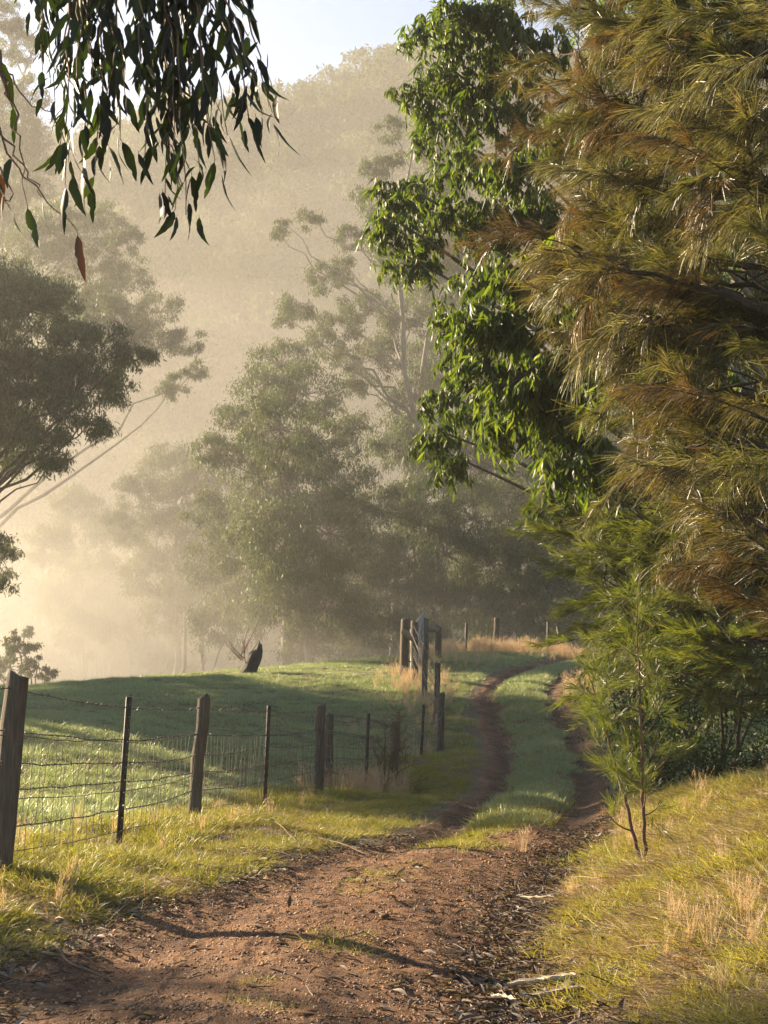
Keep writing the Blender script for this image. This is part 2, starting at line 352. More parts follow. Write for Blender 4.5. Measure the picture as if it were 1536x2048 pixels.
# ------------------------------------------------------------------ scattered stuff (instances on points)
def scatter(name, P, rot, scl, idx, protos, label, cat):
    cl = bpy.data.collections.new(name + "_kinds")
    for k, me in enumerate(protos):
        cl.objects.link(bpy.data.objects.new("%s_kind_%02d" % (name, k), me))
    me = bpy.data.meshes.new(name); me.vertices.add(len(P)); me.vertices.foreach_set("co", np.asarray(P, np.float32).ravel())
    for nm, ty_, a, key in (("rot", 'FLOAT_VECTOR', rot, "vector"), ("scl", 'FLOAT', scl, "value"), ("pick", 'INT', idx, "value")):
        at_ = me.attributes.new(nm, ty_, 'POINT'); at_.data.foreach_set(key, np.asarray(a, np.int32 if ty_ == 'INT' else np.float32).ravel())
    o = put(name, me)
    g = bpy.data.node_groups.new(name, 'GeometryNodeTree')
    g.interface.new_socket("Geometry", in_out='INPUT', socket_type='NodeSocketGeometry')
    g.interface.new_socket("Geometry", in_out='OUTPUT', socket_type='NodeSocketGeometry')
    gi = g.nodes.new("NodeGroupInput"); go = g.nodes.new("NodeGroupOutput")
    ip = g.nodes.new("GeometryNodeInstanceOnPoints"); ci = g.nodes.new("GeometryNodeCollectionInfo")
    ci.inputs["Collection"].default_value = cl; ci.inputs["Separate Children"].default_value = True; ci.inputs["Reset Children"].default_value = True
    ip.inputs["Pick Instance"].default_value = True
    L = g.links.new
    L(gi.outputs[0], ip.inputs["Points"]); L(ci.outputs[0], ip.inputs["Instance"])
    for nm, dt, sk in (("rot", 'FLOAT_VECTOR', "Rotation"), ("scl", 'FLOAT', "Scale"), ("pick", 'INT', "Instance Index")):
        na = g.nodes.new("GeometryNodeInputNamedAttribute"); na.data_type = dt; na.inputs["Name"].default_value = nm
        L([s for s in na.outputs if s.enabled and s.name == "Attribute"][0], ip.inputs[sk])
    L(ip.outputs[0], go.inputs[0])
    md = o.modifiers.new("scatter", 'NODES'); md.node_group = g
    tag(o, label, cat, kind="stuff")
    return o

def tuft(n, rad, h0, h1, w_, lean, droop, mat, seed, seg=3):
    g = np.random.default_rng(seed)
    a = g.uniform(0, 2 * np.pi, n); r = rad * np.sqrt(g.uniform(0, 1, n))
    P = np.stack([r * np.cos(a), r * np.sin(a), np.full(n, -.015)], 1)
    D = np.stack([np.cos(a) * lean * r / rad, np.sin(a) * lean * r / rad, np.ones(n)], 1) + g.normal(0, .28, (n, 3)) * [1, 1, .2]
    dr = g.normal(0, droop, (n, 3)); dr[:, 2] = -np.abs(g.normal(droop * .7, droop * .4, n))
    Vv, Ff = ribbons(P, D, g.uniform(h0, h1, n), w_ * g.uniform(.7, 1.2, n), dr, seg, g, .15)
    return mesh("tuft", Vv, Ff, mat)

def drytuft(seed, n=26, mat=None):
    g = np.random.default_rng(seed)
    a = g.uniform(0, 2 * np.pi, n); r = .12 * np.sqrt(g.uniform(0, 1, n))
    P = np.stack([r * np.cos(a), r * np.sin(a), np.full(n, -.02)], 1)
    D = np.stack([g.normal(.05, .16, n), g.normal(0, .16, n), np.ones(n)], 1); L = g.uniform(.3, .75, n)
    dr = np.stack([g.normal(.08, .12, n), g.normal(0, .1, n), -np.abs(g.normal(.05, .05, n))], 1)
    V1, F1 = ribbons(P, D, L, .006, dr, 3, g, .5)
    tip = P + unit(D) * L[:, None] + dr * L[:, None]
    k = 5                                   # seed head: a few short bristles
    hp = np.repeat(tip, k, 0) - np.tile(np.linspace(0, .12, k), n)[:, None] * np.repeat(unit(D), k, 0)
    V2, F2 = ribbons(hp, np.repeat(unit(D), k, 0) + g.normal(0, .35, (n * k, 3)), .06, .006, np.zeros((n * k, 3)), 3, g, .3)
    return mesh("dry_tuft", np.vstack([V1, V2]), np.vstack([F1, F2 + len(V1)]), mat)

def rand_pts(y0, y1, dens, pad=1.6):
    n = int((y1 - y0) * ((y0 + y1) * .29 + 2 * pad) * dens)
    y = rng.uniform(y0, y1, int(n * 1.35)); x = rng.uniform(-1, 1, len(y)) * (.29 * y1 + pad)
    k = np.abs(x) < .29 * y + pad
    return x[k], y[k]

# fence line in plan (needed to tell the verge from the paddock)
FP = [(-3, 1750, 8.5), (236, 1690, 11), (388, 1640, 13.2), (528, 1620, 16.5), (636, 1590, 18.8), (730, 1600, 21), (788, 1560, 23), (842, 1520, 25.3), (881, 1500, 27), (872, 1440, 30), (849, 1397, 33), (828, 1352, 36)]
FX = np.array([at(*p)[0] for p in FP]); FY = np.array([p[2] for p in FP])
def fence_x(y): return np.interp(y, np.concatenate([[3], FY, [50]]), np.concatenate([[FX[0] - 1.1], FX, [FX[-1] + .3]]))

bands = [(4.6, 9, 400), (9, 15, 240), (15, 24, 130), (24, 36, 80), (36, 54, 50)]
acc = {k: [] for k in ('lush', 'frost', 'bank', 'dry', 'thatch')}
for (y0, y1, dens) in bands:
    x, y = rand_pts(y0, y1, dens)
    s, h = track_t(x, y)
    q = s / h * (1 - .14 * sstep(9.5, 12.5, y)) + .12 * vnoise(x, y, 1.7) + .07 * vnoise(x, y, 6)
    med = (np.abs(q + .1 * sstep(16, 12, y)) < .33 - .1 * sstep(15, 12, y) + .07 * vnoise(x, y, .8)) & (y > 11.7 + .5 * vnoise(x, y, 2))
    out = np.abs(q) > 1.0
    fx = fence_x(y)
    clump = vnoise(x + 3, y, 2.3) + .5 * vnoise(x, y + 5, 6)
    bare = (clump < -.42) & (y < 20)
    size = .8 + .42 * clump + .012 * y + .12 * rng.normal(0, 1, len(x)) + .5 * (rng.uniform(0, 1, len(x)) < .025)
    pad_ = out & (s < 0) & (x < fx - .25); verge = out & (s < 0) & ~pad_ & ~bare; bk = out & (s > 0) & ~bare
    nearfence = (np.abs(x - fx) < .55) & (y < 24)
    r = rng.uniform(0, 1, len(x))
    # paddock: grazed short and dewy, longer along the wire
    m = pad_ & ~nearfence; acc['frost'].append(np.stack([x, y, size * (.75 + .3 * vnoise(x, y, .9))], 1)[m])
    m = (pad_ & nearfence) | (verge & (y < 24 + 12 * rng.uniform(0, 1, len(x)))); acc['lush'].append(np.stack([x, y, size * np.where(nearfence, 1.0, .78)], 1)[m])
    m = verge & (y >= 24 + 12 * rng.uniform(0, 1, len(x))); acc['frost'].append(np.stack([x, y, size * .8], 1)[m])
    far_ = y > 13 + 9 * rng.uniform(0, 1, len(x))
    m = med; acc['frost'].append(np.stack([x, y, size * 1.0], 1)[m & far_]); acc['frost'].append(np.stack([x + rng.normal(0, .06, len(x)), y + .1, size * .9], 1)[m & far_]); acc['lush'].append(np.stack([x, y, size * .9], 1)[m & ~far_])
    m = bk & (y < 19); acc['bank'].append(np.stack([x, y, size * (.95 + .35 * vnoise(x, y, 1.1))], 1)[m]); m = bk & (y >= 19); acc['frost'].append(np.stack([x, y, size * .95], 1)[m])
    m = ((nearfence & out & (r < .006)) | (bk & (y < 19) & (s > h * 1.5) & (r < .001 + .003 * (clump > .5)))) ; acc['dry'].append(np.stack([x, y, np.full(len(x), .22) + .16 * rng.uniform(0, 1, len(x))], 1)[m])
    m = (bk | verge | bare & out | (pad_ & nearfence)) & (y < 19) & (rng.uniform(0, 1, len(x)) < np.where(s > 0, .3 + .25 * (vnoise(x, y + 3, 1.3) > .1), .16)); acc['thatch'].append(np.stack([x, y, rng.uniform(.7, 1.3, len(x))], 1)[m])
# tufts on the gravel
for u, v, d, rad, n in [(880, 1700, 12.0, .22, 26), (790, 1762, 9.9, .17, 26), (745, 1778, 9.5, .14, 22), (715, 1800, 8.9, .09, 12), (670, 1880, 7.4, .1, 16), (655, 1905, 7.1, .13, 24), (525, 1985, 6.2, .07, 10), (540, 2036, 5.8, .1, 16), (690, 1915, 7, .09, 14), (950, 1690, 12.9, .22, 40), (1040, 1665, 13.6, .3, 40), (1180, 1725, 11.4, .2, 40), (835, 1740, 10.5, .07, 8)]:
    p = at(u, v, d); a = rng.uniform(0, 6.28, n); r = rad * np.sqrt(rng.uniform(0, 1, n))
    acc['lush'].append(np.stack([p[0] + r * np.cos(a) * 1.5, p[1] + r * np.sin(a), rng.uniform(.5, .85, n) * (1.5 if rad > .19 and u > 900 else 1)], 1))
# rank dry grass along the crest fence, round the strainers and at the roadside
def drypatch(u, v, d, ru, rd, n, s0, s1):
    p = at(u, v, d); x = p[0] + rng.normal(0, ru, n); y = p[1] + rng.normal(0, rd, n)
    acc['dry'].append(np.stack([x, y, rng.uniform(s0, s1, n)], 1))
xx = rng.uniform(1.6, 8.6, 420); acc['dry'].append(np.stack([xx, 44.6 + rng.normal(0, .7, 420) + .1 * (xx - 4), rng.uniform(.35, .75, 420) * (1 + .35 * vnoise(xx, xx * 0, 1.4))], 1))
drypatch(840, 1390, 33, .35, 1.8, 90, .3, .7); drypatch(825, 1350, 36, .4, .7, 45, .3, .65); drypatch(800, 1500, 26, .4, 1.2, 26, .3, .55); drypatch(760, 1580, 21.6, .3, .8, 26, .3, .6); drypatch(890, 1330, 40, .8, 1, 50, .35, .7)
drypatch(1180, 1390, 32, .25, 1.5, 60, .3, .7); drypatch(20, 1790, 7.9, .25, .25, 7, .2, .35); drypatch(710, 1610, 20, .35, .4, 40, .4, .7); drypatch(1490, 1950, 6.2, .3, .5, 22, .2, .35); drypatch(1420, 1640, 11.5, .8, .9, 24, .2, .4); drypatch(1170, 1800, 9, .1, .4, 5, .2, .3)

def lay(name, key, protos, label, cat, tilt=.12, dz=0.0):
    A = np.vstack(acc[key]); n = len(A)
    P = np.stack([A[:, 0], A[:, 1], H(A[:, 0], A[:, 1]) + dz], 1)
    rot = np.stack([rng.normal(0, tilt, n), rng.normal(0, tilt, n), rng.uniform(0, 6.28, n)], 1)
    return scatter(name, P, rot, np.clip(A[:, 2], .15, 2), rng.integers(0, len(protos), n), protos, label, cat)
lay("verge_grass", 'lush', [tuft(40, .1, .035, .12, .0045, .9, .35, M['g_lush'], s) for s in range(6)], "sunlit yellow green grass along the fence and track edge", "grass")
lay("paddock_grass", 'frost', [tuft(34, .13, .05, .12, .0065, .7, .3, M['g_frost'], 20 + s) for s in range(6)], "short dewy grey green grass of the paddock and track centre", "grass")
lay("bank_grass", 'bank', [tuft(40, .1, .035, .12, .0042, .9, .4, M['g_bank'], 40 + s) for s in range(6)], "tufted yellow grass on the roadside bank", "grass")
M['g_thatch'] = leafmat("matted_dead_grass", [(.1, .065, .035), (.19, .13, .065), (.27, .2, .11), (.36, .28, .17), (.14, .095, .05)], .3, .55, .3, (1.2, 1.1, .7), by='both')
lay("dead_grass", 'thatch', [tuft(34, .1, .06, .17, .004, 3.2, .5, M['g_thatch'], 80 + s) for s in range(5)], "matted dead straw coloured grass under the green tufts", "grass")
lay("dry_grass", 'dry', [drytuft(60 + s, mat=M['g_dry']) for s in range(5)], "pinkish straw coloured seeding grass along the fences", "grass")

# gravel and litter
def stone(seed):
    g = np.random.default_rng(seed)
    t = (1 + 5 ** .5) / 2
    v = unit(np.array([[-1, t, 0], [1, t, 0], [-1, -t, 0], [1, -t, 0], [0, -1, t], [0, 1, t], [0, -1, -t], [0, 1, -t], [t, 0, -1], [t, 0, 1], [-t, 0, -1], [-t, 0, 1]], float))
    f = np.array([[0, 11, 5], [0, 5, 1], [0, 1, 7], [0, 7, 10], [0, 10, 11], [1, 5, 9], [5, 11, 4], [11, 10, 2], [10, 7, 6], [7, 1, 8], [3, 9, 4], [3, 4, 2], [3, 2, 6], [3, 6, 8], [3, 8, 9], [4, 9, 5], [2, 4, 11], [6, 2, 10], [8, 6, 7], [9, 8, 1]])
    v = v * g.uniform(.7, 1.2, (12, 1)) * np.array([1, .8, .55])
    return mesh("stone", v, f, M['gravel'])
def on_track(n, y0, y1, lim=1.0):
    j = rng.uniform(0, len(TC) - 1, n * 6); yy = np.interp(j, keep, TC[:, 1]); k = (yy > y0) & (yy < y1); j = j[k]
    # even by distance
    xx = np.interp(j, keep, TC[:, 0]); yy = yy[k]; hh = np.interp(j, keep, TC[:, 2]); t = rng.uniform(-lim, lim, len(j))
    x = xx + np.interp(j, keep, TN[:, 0]) * t * hh; y = yy + np.interp(j, keep, TN[:, 1]) * t * hh
    return x[:n], y[:n], t[:n]
x, y, t = on_track(36000, 4.6, 13.5); x2, y2, t2 = on_track(9000, 13, 30)
k2 = np.abs(t2) > .45; x = np.concatenate([x, x2[k2]]); y = np.concatenate([y, y2[k2]])
n = len(x); sz = np.clip(rng.lognormal(-5.4, .5, n), .002, .017)
scatter("gravel", np.stack([x, y, H(x, y) + .022], 1), rng.uniform(0, 6.28, (n, 3)) * [.1, .1, 1], sz, rng.integers(0, 5, n), [stone(s) for s in range(5)], "loose reddish gravel on the farm track", "gravel")
def litterleaf(seed):
    g = np.random.default_rng(seed); L = 1.0
    if seed % 3 == 2:   # twig
        Pp = np.array([[0, 0, .02], [.4, g.normal(0, .06), .05], [.8, g.normal(0, .1), .03], [1.2, g.normal(0, .15), .02]]); Vv, Ff = tube(Pp, [.03, .03, .025, .012], 4)
        return mesh("twig", Vv, Ff, M['litter'])
    s = np.linspace(0, 1, 6); wv = .13 * np.sin(np.pi * s ** .8) + .004; zc = .14 * g.uniform(.2, 1) * np.sin(np.pi * s); yc = g.normal(0, .15) * s * s
    Vv = np.concatenate([np.stack([s, yc + wv, zc + .06], 1), np.stack([s, yc, zc], 1), np.stack([s, yc - wv, zc + .05], 1)])
    q = [[a + i_, a + i_ + 1, a + i_ + 7, a + i_ + 6] for a in (0, 6) for i_ in range(5)]
    return mesh("dead_leaf", Vv, np.array(q), M['litter'])
# litter gathers along the foot of the bank and at the verge
j = rng.uniform(0, 1, 9500); yl = 5 + 8.5 * j ** 1.2
cxl = np.interp(yl, TC[:, 1], TC[:, 0]); hl = np.interp(yl, TC[:, 1], TC[:, 2])
side = rng.uniform(0, 1, len(yl)); tl = np.where(side < .72, rng.normal(.82, .16, len(yl)), np.where(side < .88, rng.normal(-.95, .12, len(yl)), rng.uniform(-1, 1, len(yl))))
xl = cxl + tl * hl; n = len(xl)
scatter("leaf_litter", np.stack([xl, yl, H(xl, yl) + .026], 1), np.stack([rng.normal(0, .25, n), rng.normal(0, .25, n), rng.uniform(0, 6.28, n)], 1), rng.uniform(.03, .1, n), rng.integers(0, 6, n), [litterleaf(s) for s in range(6)], "dead leaves and twigs lying along the track edge", "leaf litter")

# ------------------------------------------------------------------ fences
def wood_post(p, h, r, lean=(0, 0), seed=0, k=12):
    g = np.random.default_rng(seed)
    z = np.array([-.25, 0, .25 * h, .5 * h, .75 * h, h - .02, h])
    P = np.stack([p[0] + lean[0] * z / h + g.normal(0, .006, 7), p[1] + lean[1] * z / h, p[2] + z], 1)
    rr = r * np.array([1.08, 1.05, 1.0, 1.0, .98, .97, .88]) * (1 + g.normal(0, .02, 7))
    Vv, Ff = tube(P, rr, k)
    m = 7 * k
    Vv[:m] += g.normal(0, r * .035, (m, 3))
    Vv[(7 - 1) * k:m, 2] += g.normal(0, .008, k)
    return Vv, Ff
def picket(p, h, lean=(0, 0), ang=0.0, fw=.03):
    """steel star picket: three fins, the wide one pierced by a row of holes"""
    G = Geo(); hs = np.arange(.12, h - .03, .1); th = .005 * fw / .03
    for b in (0, 2.09, 4.19):
        d = np.array([math.cos(ang + b), math.sin(ang + b), 0]); nrm = np.array([-d[1], d[0], 0])
        def slab(r0, r1, z0, z1):
            q = []
            for rr in (r0, r1):
                for s in (-1, 1):
                    for zz in (z0, z1): q.append(d * rr + nrm * s * th * .5 + np.array([lean[0] * zz / h, lean[1] * zz / h, zz]))
            G.add(np.array(q) + p, np.array([[0, 1, 3, 2], [4, 6, 7, 5], [0, 4, 5, 1], [2, 3, 7, 6], [0, 2, 6, 4], [1, 5, 7, 3]]))
        slab(0, .013, -.2, h); slab(.0213, fw, -.2, h)
        zz = -.2
        for hz in list(hs) + [h + .0045]:
            slab(.013, .0213, zz, hz - .0045); zz = hz + .0045
    return G.get()
def strand(Ps, r, barbs=True, sag=.02, seed=0, k=4):
    """one wire running post to post, with barbs every 12 cm"""
    g = np.random.default_rng(seed); pts = []
    for a, b in zip(Ps[:-1], Ps[1:]):
        n = max(6, int(np.linalg.norm(b - a) / .22)); t = np.linspace(0, 1, n, endpoint=False)[:, None]
        sg = sag * g.uniform(.4, 1.6)
        q = a + (b - a) * t; q[:, 2] -= 4 * sg * (t * (1 - t))[:, 0]
        q[1:, 2] += g.normal(0, .004, n - 1); q[1:, 1] += g.normal(0, .006, n - 1); pts.append(q)
    pts.append(Ps[-1][None]); P = np.vstack(pts)
    G = Geo(); G.add(*tube(P, r, k))
    if barbs:
        L = np.concatenate([[0], np.cumsum(np.linalg.norm(np.diff(P, axis=0), axis=1))])
        for s in np.arange(.06, L[-1], .12):
            c = np.array([np.interp(s, L, P[:, q]) for q in range(3)])
            for _ in range(2):
                d = unit(g.normal(size=3)) * .016; G.add(*tube(np.array([c - d, c, c + d]), [r * .4, r * 1.3, r * .4], 3, False))
    return G.get()

fr = root("wire_fence", at(636, 1592, 18.8), "post and barbed wire fence running along the track to the gate", "fence")
kinds = ['w', 's', 'w', 's', 'w', 's', 'w', 's', 'w', 'w', 'w', 'w']
rad = [.076, 0, .062, 0, .07, 0, .07, 0, .07, .065, .07, .1]
hgt = [1.22, 1.18, 1.2, 1.18, 1.2, 1.2, .95, .98, 1.17, 1.25, 1.38, 1.53]
lean = [(.085, 0), (.06, 0), (.075, 0), (.045, 0), (.035, 0), (.05, 0), (.03, 0), (.05, 0), (.03, 0), (.04, 0), (.02, .02), (.02, 0)]
tops = []
for q in range(len(FX)):
    p = np.array([FX[q], FY[q], gz(FX[q], FY[q])])
    # the foot sits where the photo's post stands; height carried to the photo's top
    if kinds[q] == 'w': part("wood_post", *wood_post(p, hgt[q], rad[q], lean[q], q), M['post'], fr, True)
    else: part("star_picket", *picket(p, hgt[q], lean[q], .25), M['steel'], fr)
    tops.append((p, hgt[q], lean[q]))
p2 = at(655, 1590, 20.0); p2[2] = gz(p2[0], p2[1]); part("wood_post", *wood_post(p2, 1.18, .06, (.03, 0), 55), M['post'], fr, True)
def on_post(q, f):
    p, h, l = tops[q]
    off = (rad[q] if kinds[q] == 'w' else .02)
    return p + np.array([l[0] * f, l[1] * f, h * f]) + np.array([-.3, -.95, 0]) * off
first = tops[0]
for k, f in enumerate([.93, .72, .70, .56, .42, .38, .24, .1]):
    Ps = [on_post(q, min(.97, f + rng.normal(0, .012))) for q in range(12)]
    Ps = [Ps[0] + (Ps[0] - Ps[1]) * 1.1] + Ps
    part("wire_strand", *strand(Ps, .0044 if k in (0, 1, 3, 4, 6) else .0034, k in (0, 1, 3, 4, 6), .018, 100 + k), M['wire'], fr)
# the netting's upright wires, bent here and there
G = Geo(); g = np.random.default_rng(5)
for q in range(8):
    a0, a1 = on_post(q, .71), on_post(q + 1, .71); b0, b1 = on_post(q, .06), on_post(q + 1, .06)
    n = int(np.linalg.norm(a1 - a0) / .135)
    for t in np.arange(1, n) / n:
        t2 = t + g.normal(0, .006); A_ = a0 + (a1 - a0) * t; B_ = b0 + (b1 - b0) * t2; mid = (A_ + B_) / 2 + g.normal(0, .018, 3)
        A_[2] -= .07 * t * (1 - t); G.add(*tube(np.array([A_, (A_ + mid) / 2 + g.normal(0, .006, 3), mid, (B_ + mid) / 2 + g.normal(0, .006, 3), B_]), .0027, 3, False))
for q in (-1,):   # out of frame to the first post
    pass
part("wire_netting", *G.get(), M['wire'], fr, kind="stuff")
# slack, broken strands near the gate
for k, (a, b, c) in enumerate([((822, 1262, 36), (845, 1330, 34), (885, 1400, 30)), ((826, 1300, 36), (850, 1352, 33), (880, 1420, 27)), ((836, 1290, 35), (862, 1330, 33), (872, 1392, 30)), ((760, 1470, 22), (830, 1440, 25), (884, 1392, 27)), ((790, 1500, 23), (850, 1470, 25), (886, 1430, 27))]):
    part("loose_wire", *tube(bez(at(*a), at(*b), at(*c), 12), .0045, 4), M['wire'], fr)
# strainer assembly beside the gate
pB = tops[-1][0]; pA = at(808, 1350, 36.4); pA[2] = gz(pA[0], pA[1])
part("wood_post", *wood_post(pA, 1.55, .115, (.03, 0), 71), M['post'], fr, True)
part("brace_rail", *tube(np.array([pA + [.0, -.08, 1.2], pB + [.02, -.1, 1.03]]), [.085, .08], 10), M['rail'], fr, True)

# the crest fence beyond the gate
cf = root("wire_fence", at(990, 1298, 45.5), "fence of pickets along the dry grass crest beyond the gate", "fence")
pC = at(850, 1318, 39.6); pD = at(876, 1316, 40.6)
for p in (pC, pD): p[2] = gz(p[0], p[1])
hC = at(850, 1236, 39.6)[2] - pC[2]; hD = at(876, 1253, 40.6)[2] - pD[2]
part("wood_post", *wood_post(pC, hC, .115, (.01, 0), 72), M['post'], cf, True)
part("wood_post", *wood_post(pD, hD, .1, (.02, 0), 73), M['post'], cf, True)
part("brace_rail", *tube(np.array([pC + [.05, 0, hC - .32], pD + [0, 0, hD - .1]]), [.09, .085], 10), M['rail'], cf, True)
CF = [pD + [0, 0, 0]]; ch_ = [hD]
for u, vt, d, kd in [(931, 1246, 45, 's'), (991, 1236, 45.4, 'w'), (1094, 1244, 45.5, 's'), (1200, 1250, 46, 's')]:
    p = at(u, vt, d); zt = p[2]; p[2] = gz(p[0], p[1]); h_ = zt - p[2]
    if kd == 'w': part("wood_post", *wood_post(p, h_, .09, (.04, 0), u), M['post'], cf, True)
    else: part("star_picket", *picket(p, h_, (.03, 0), .3, .05), M['steel'], cf)
    print('crest post', u, round(h_, 2))
    CF.append(p); ch_.append(h_)
for k, f in enumerate([.9, .66, .42]):
    part("wire_strand", *strand([p + np.array([0, -.05, h_ * f]) for p, h_ in zip(CF, ch_)], .004, k < 2, .03, 140 + k), M['wire'], cf)

# the gate, swung along the fence so that it is seen almost edge on
g0 = np.array([pA[0] + .2, 36.9, 0]); g1 = np.array([pC[0] - .05, 39.5, 0])
g0[2] = gz(g0[0], g0[1]) + .12; g1[2] = gz(g1[0], g1[1]) + .12
top1 = at(846, 1226, 39.5)[2] - g1[2]; top0 = 1.12
gr = root("farm_gate", g0, "grey pipe farm gate seen edge on between the timber strainers", "gate")
def tb(a, b, r=.022): return tube(np.array([a, (a + b) / 2, b]), r, 8)
for a, b, nm in [((0, top0), (1, top1), "top_rail"), ((0, 0), (1, 0), "bottom_rail"), ((0, 0), (0, top0), "stile"), ((1, 0), (1, top1), "stile"), ((.5, 0), (.5, (top0 + top1) / 2), "stay"), ((0, 0), (1, top1), "brace")]:
    A_ = g0 + (g1 - g0) * a[0] + [0, 0, a[1]]; B_ = g0 + (g1 - g0) * b[0] + [0, 0, b[1]]
    part(nm, *tb(A_, B_, .024 if nm in ("top_rail", "stile") else .017), M['galv'], gr, True)
G = Geo()
for q in range(1, 7):
    G.add(*tube(np.array([g0 + [0, 0, top0 * q / 7], g1 + [0, 0, top1 * q / 7]]), .004, 4))
for q in range(1, 18):
    b = g0 + (g1 - g0) * q / 18; G.add(*tube(np.array([b, b + [0, 0, top0 + (top1 - top0) * q / 18]]), .003, 4))
part("wire_infill", *G.get(), M['galv'], gr, kind="stuff")
for z in (.25, .85): part("hinge", *tube(np.array([g0 + [-.16, -.05, z], g0 + [.01, 0, z]]), .018, 6), M['steel'], gr)

# roadside fence behind the she-oak
rf = root("roadside_fence", at(1213, 1372, 31), "dark pickets and netting half hidden behind the green needles", "fence")
RP = []
for u, d, h_ in [(1213, 31, 1.0), (1228, 30.2, .95), (1290, 28.5, 1.0), (1360, 26.5, 1.0)]:
    p = at(u, 1370, d); p[2] = gz(p[0], p[1]); h_ = max(.9, at(u, 1288, d)[2] - p[2]); part("star_picket", *picket(p, h_, (.05, 0), .3), M['steel'], rf); RP.append((p, h_))
for k, f in enumerate([.92, .7, .5, .3]):
    part("wire_strand", *strand([p + np.array([0, -.02, h_ * f]) for p, h_ in RP], .004, False, .02, 160 + k), M['wire'], rf)

# ------------------------------------------------------------------ stump with suckers
sp = at(497, 1341, 37.2); sp[2] = gz(sp[0], sp[1])
sr = root("tree_stump", sp, "broken dark tree stump with thin bare shoots on the paddock crest", "tree stump")
g = np.random.default_rng(3); k = 22; zz = np.array([-.1, .02, .1, .22, .36, .5, .6, .66])
P = np.stack([sp[0] + .3 * zz / .8, np.full(8, sp[1]), sp[2] + zz], 1)
Vv, Ff = tube(P, [.27, .215, .19, .175, .17, .165, .155, .11], k, False); ang = np.linspace(0, 2 * np.pi, k, endpoint=False)
rough = 1 + .1 * np.sin(ang * 5 + 1) + .06 * np.sin(ang * 9) + g.normal(0, .03, k)
ctr = np.repeat(P, k, 0); Vv = ctr + (Vv - ctr) * np.tile(rough, 8)[:, None] + g.normal(0, .006, Vv.shape)
side = (Vv[-k:, 0] - P[-1, 0]) / .11; spl = np.maximum(0, .14 * side + .02) + np.abs(g.normal(0, .05, k)) - .1 * (side < -.3)
Vv[-k:, 2] += spl; Vv[-2 * k:-k, 2] += spl * .5
V2 = P[-1] + (Vv[-k:] - P[-1]) * .6; V2[:, 2] = sp[2] + .5 + g.normal(0, .02, k); nV = len(Vv)       # hollow, splintered top
ring = np.array([[nV - k + a_, nV - k + (a_ + 1) % k, nV + (a_ + 1) % k, nV + a_] for a_ in range(k)])
part("trunk", np.vstack([Vv, V2]), np.vstack([Ff, ring]), M['stump'], sr)
for q in range(10):
    a = g.uniform(-1.2, .9); L = g.uniform(.4, 1.05); b = sp + [g.uniform(-.22, .2), g.uniform(-.1, .1), g.uniform(.25, .65)]
    e = b + np.array([math.sin(a) * L * .8, g.normal(0, .2), math.cos(a) * L + .05])
    part("shoot", *tube(bez(b, (b + e) / 2 + [.05 * g.normal(), 0, -.06], e, 6), np.linspace(.014, .007, 6), 4), M['stem'], sr)

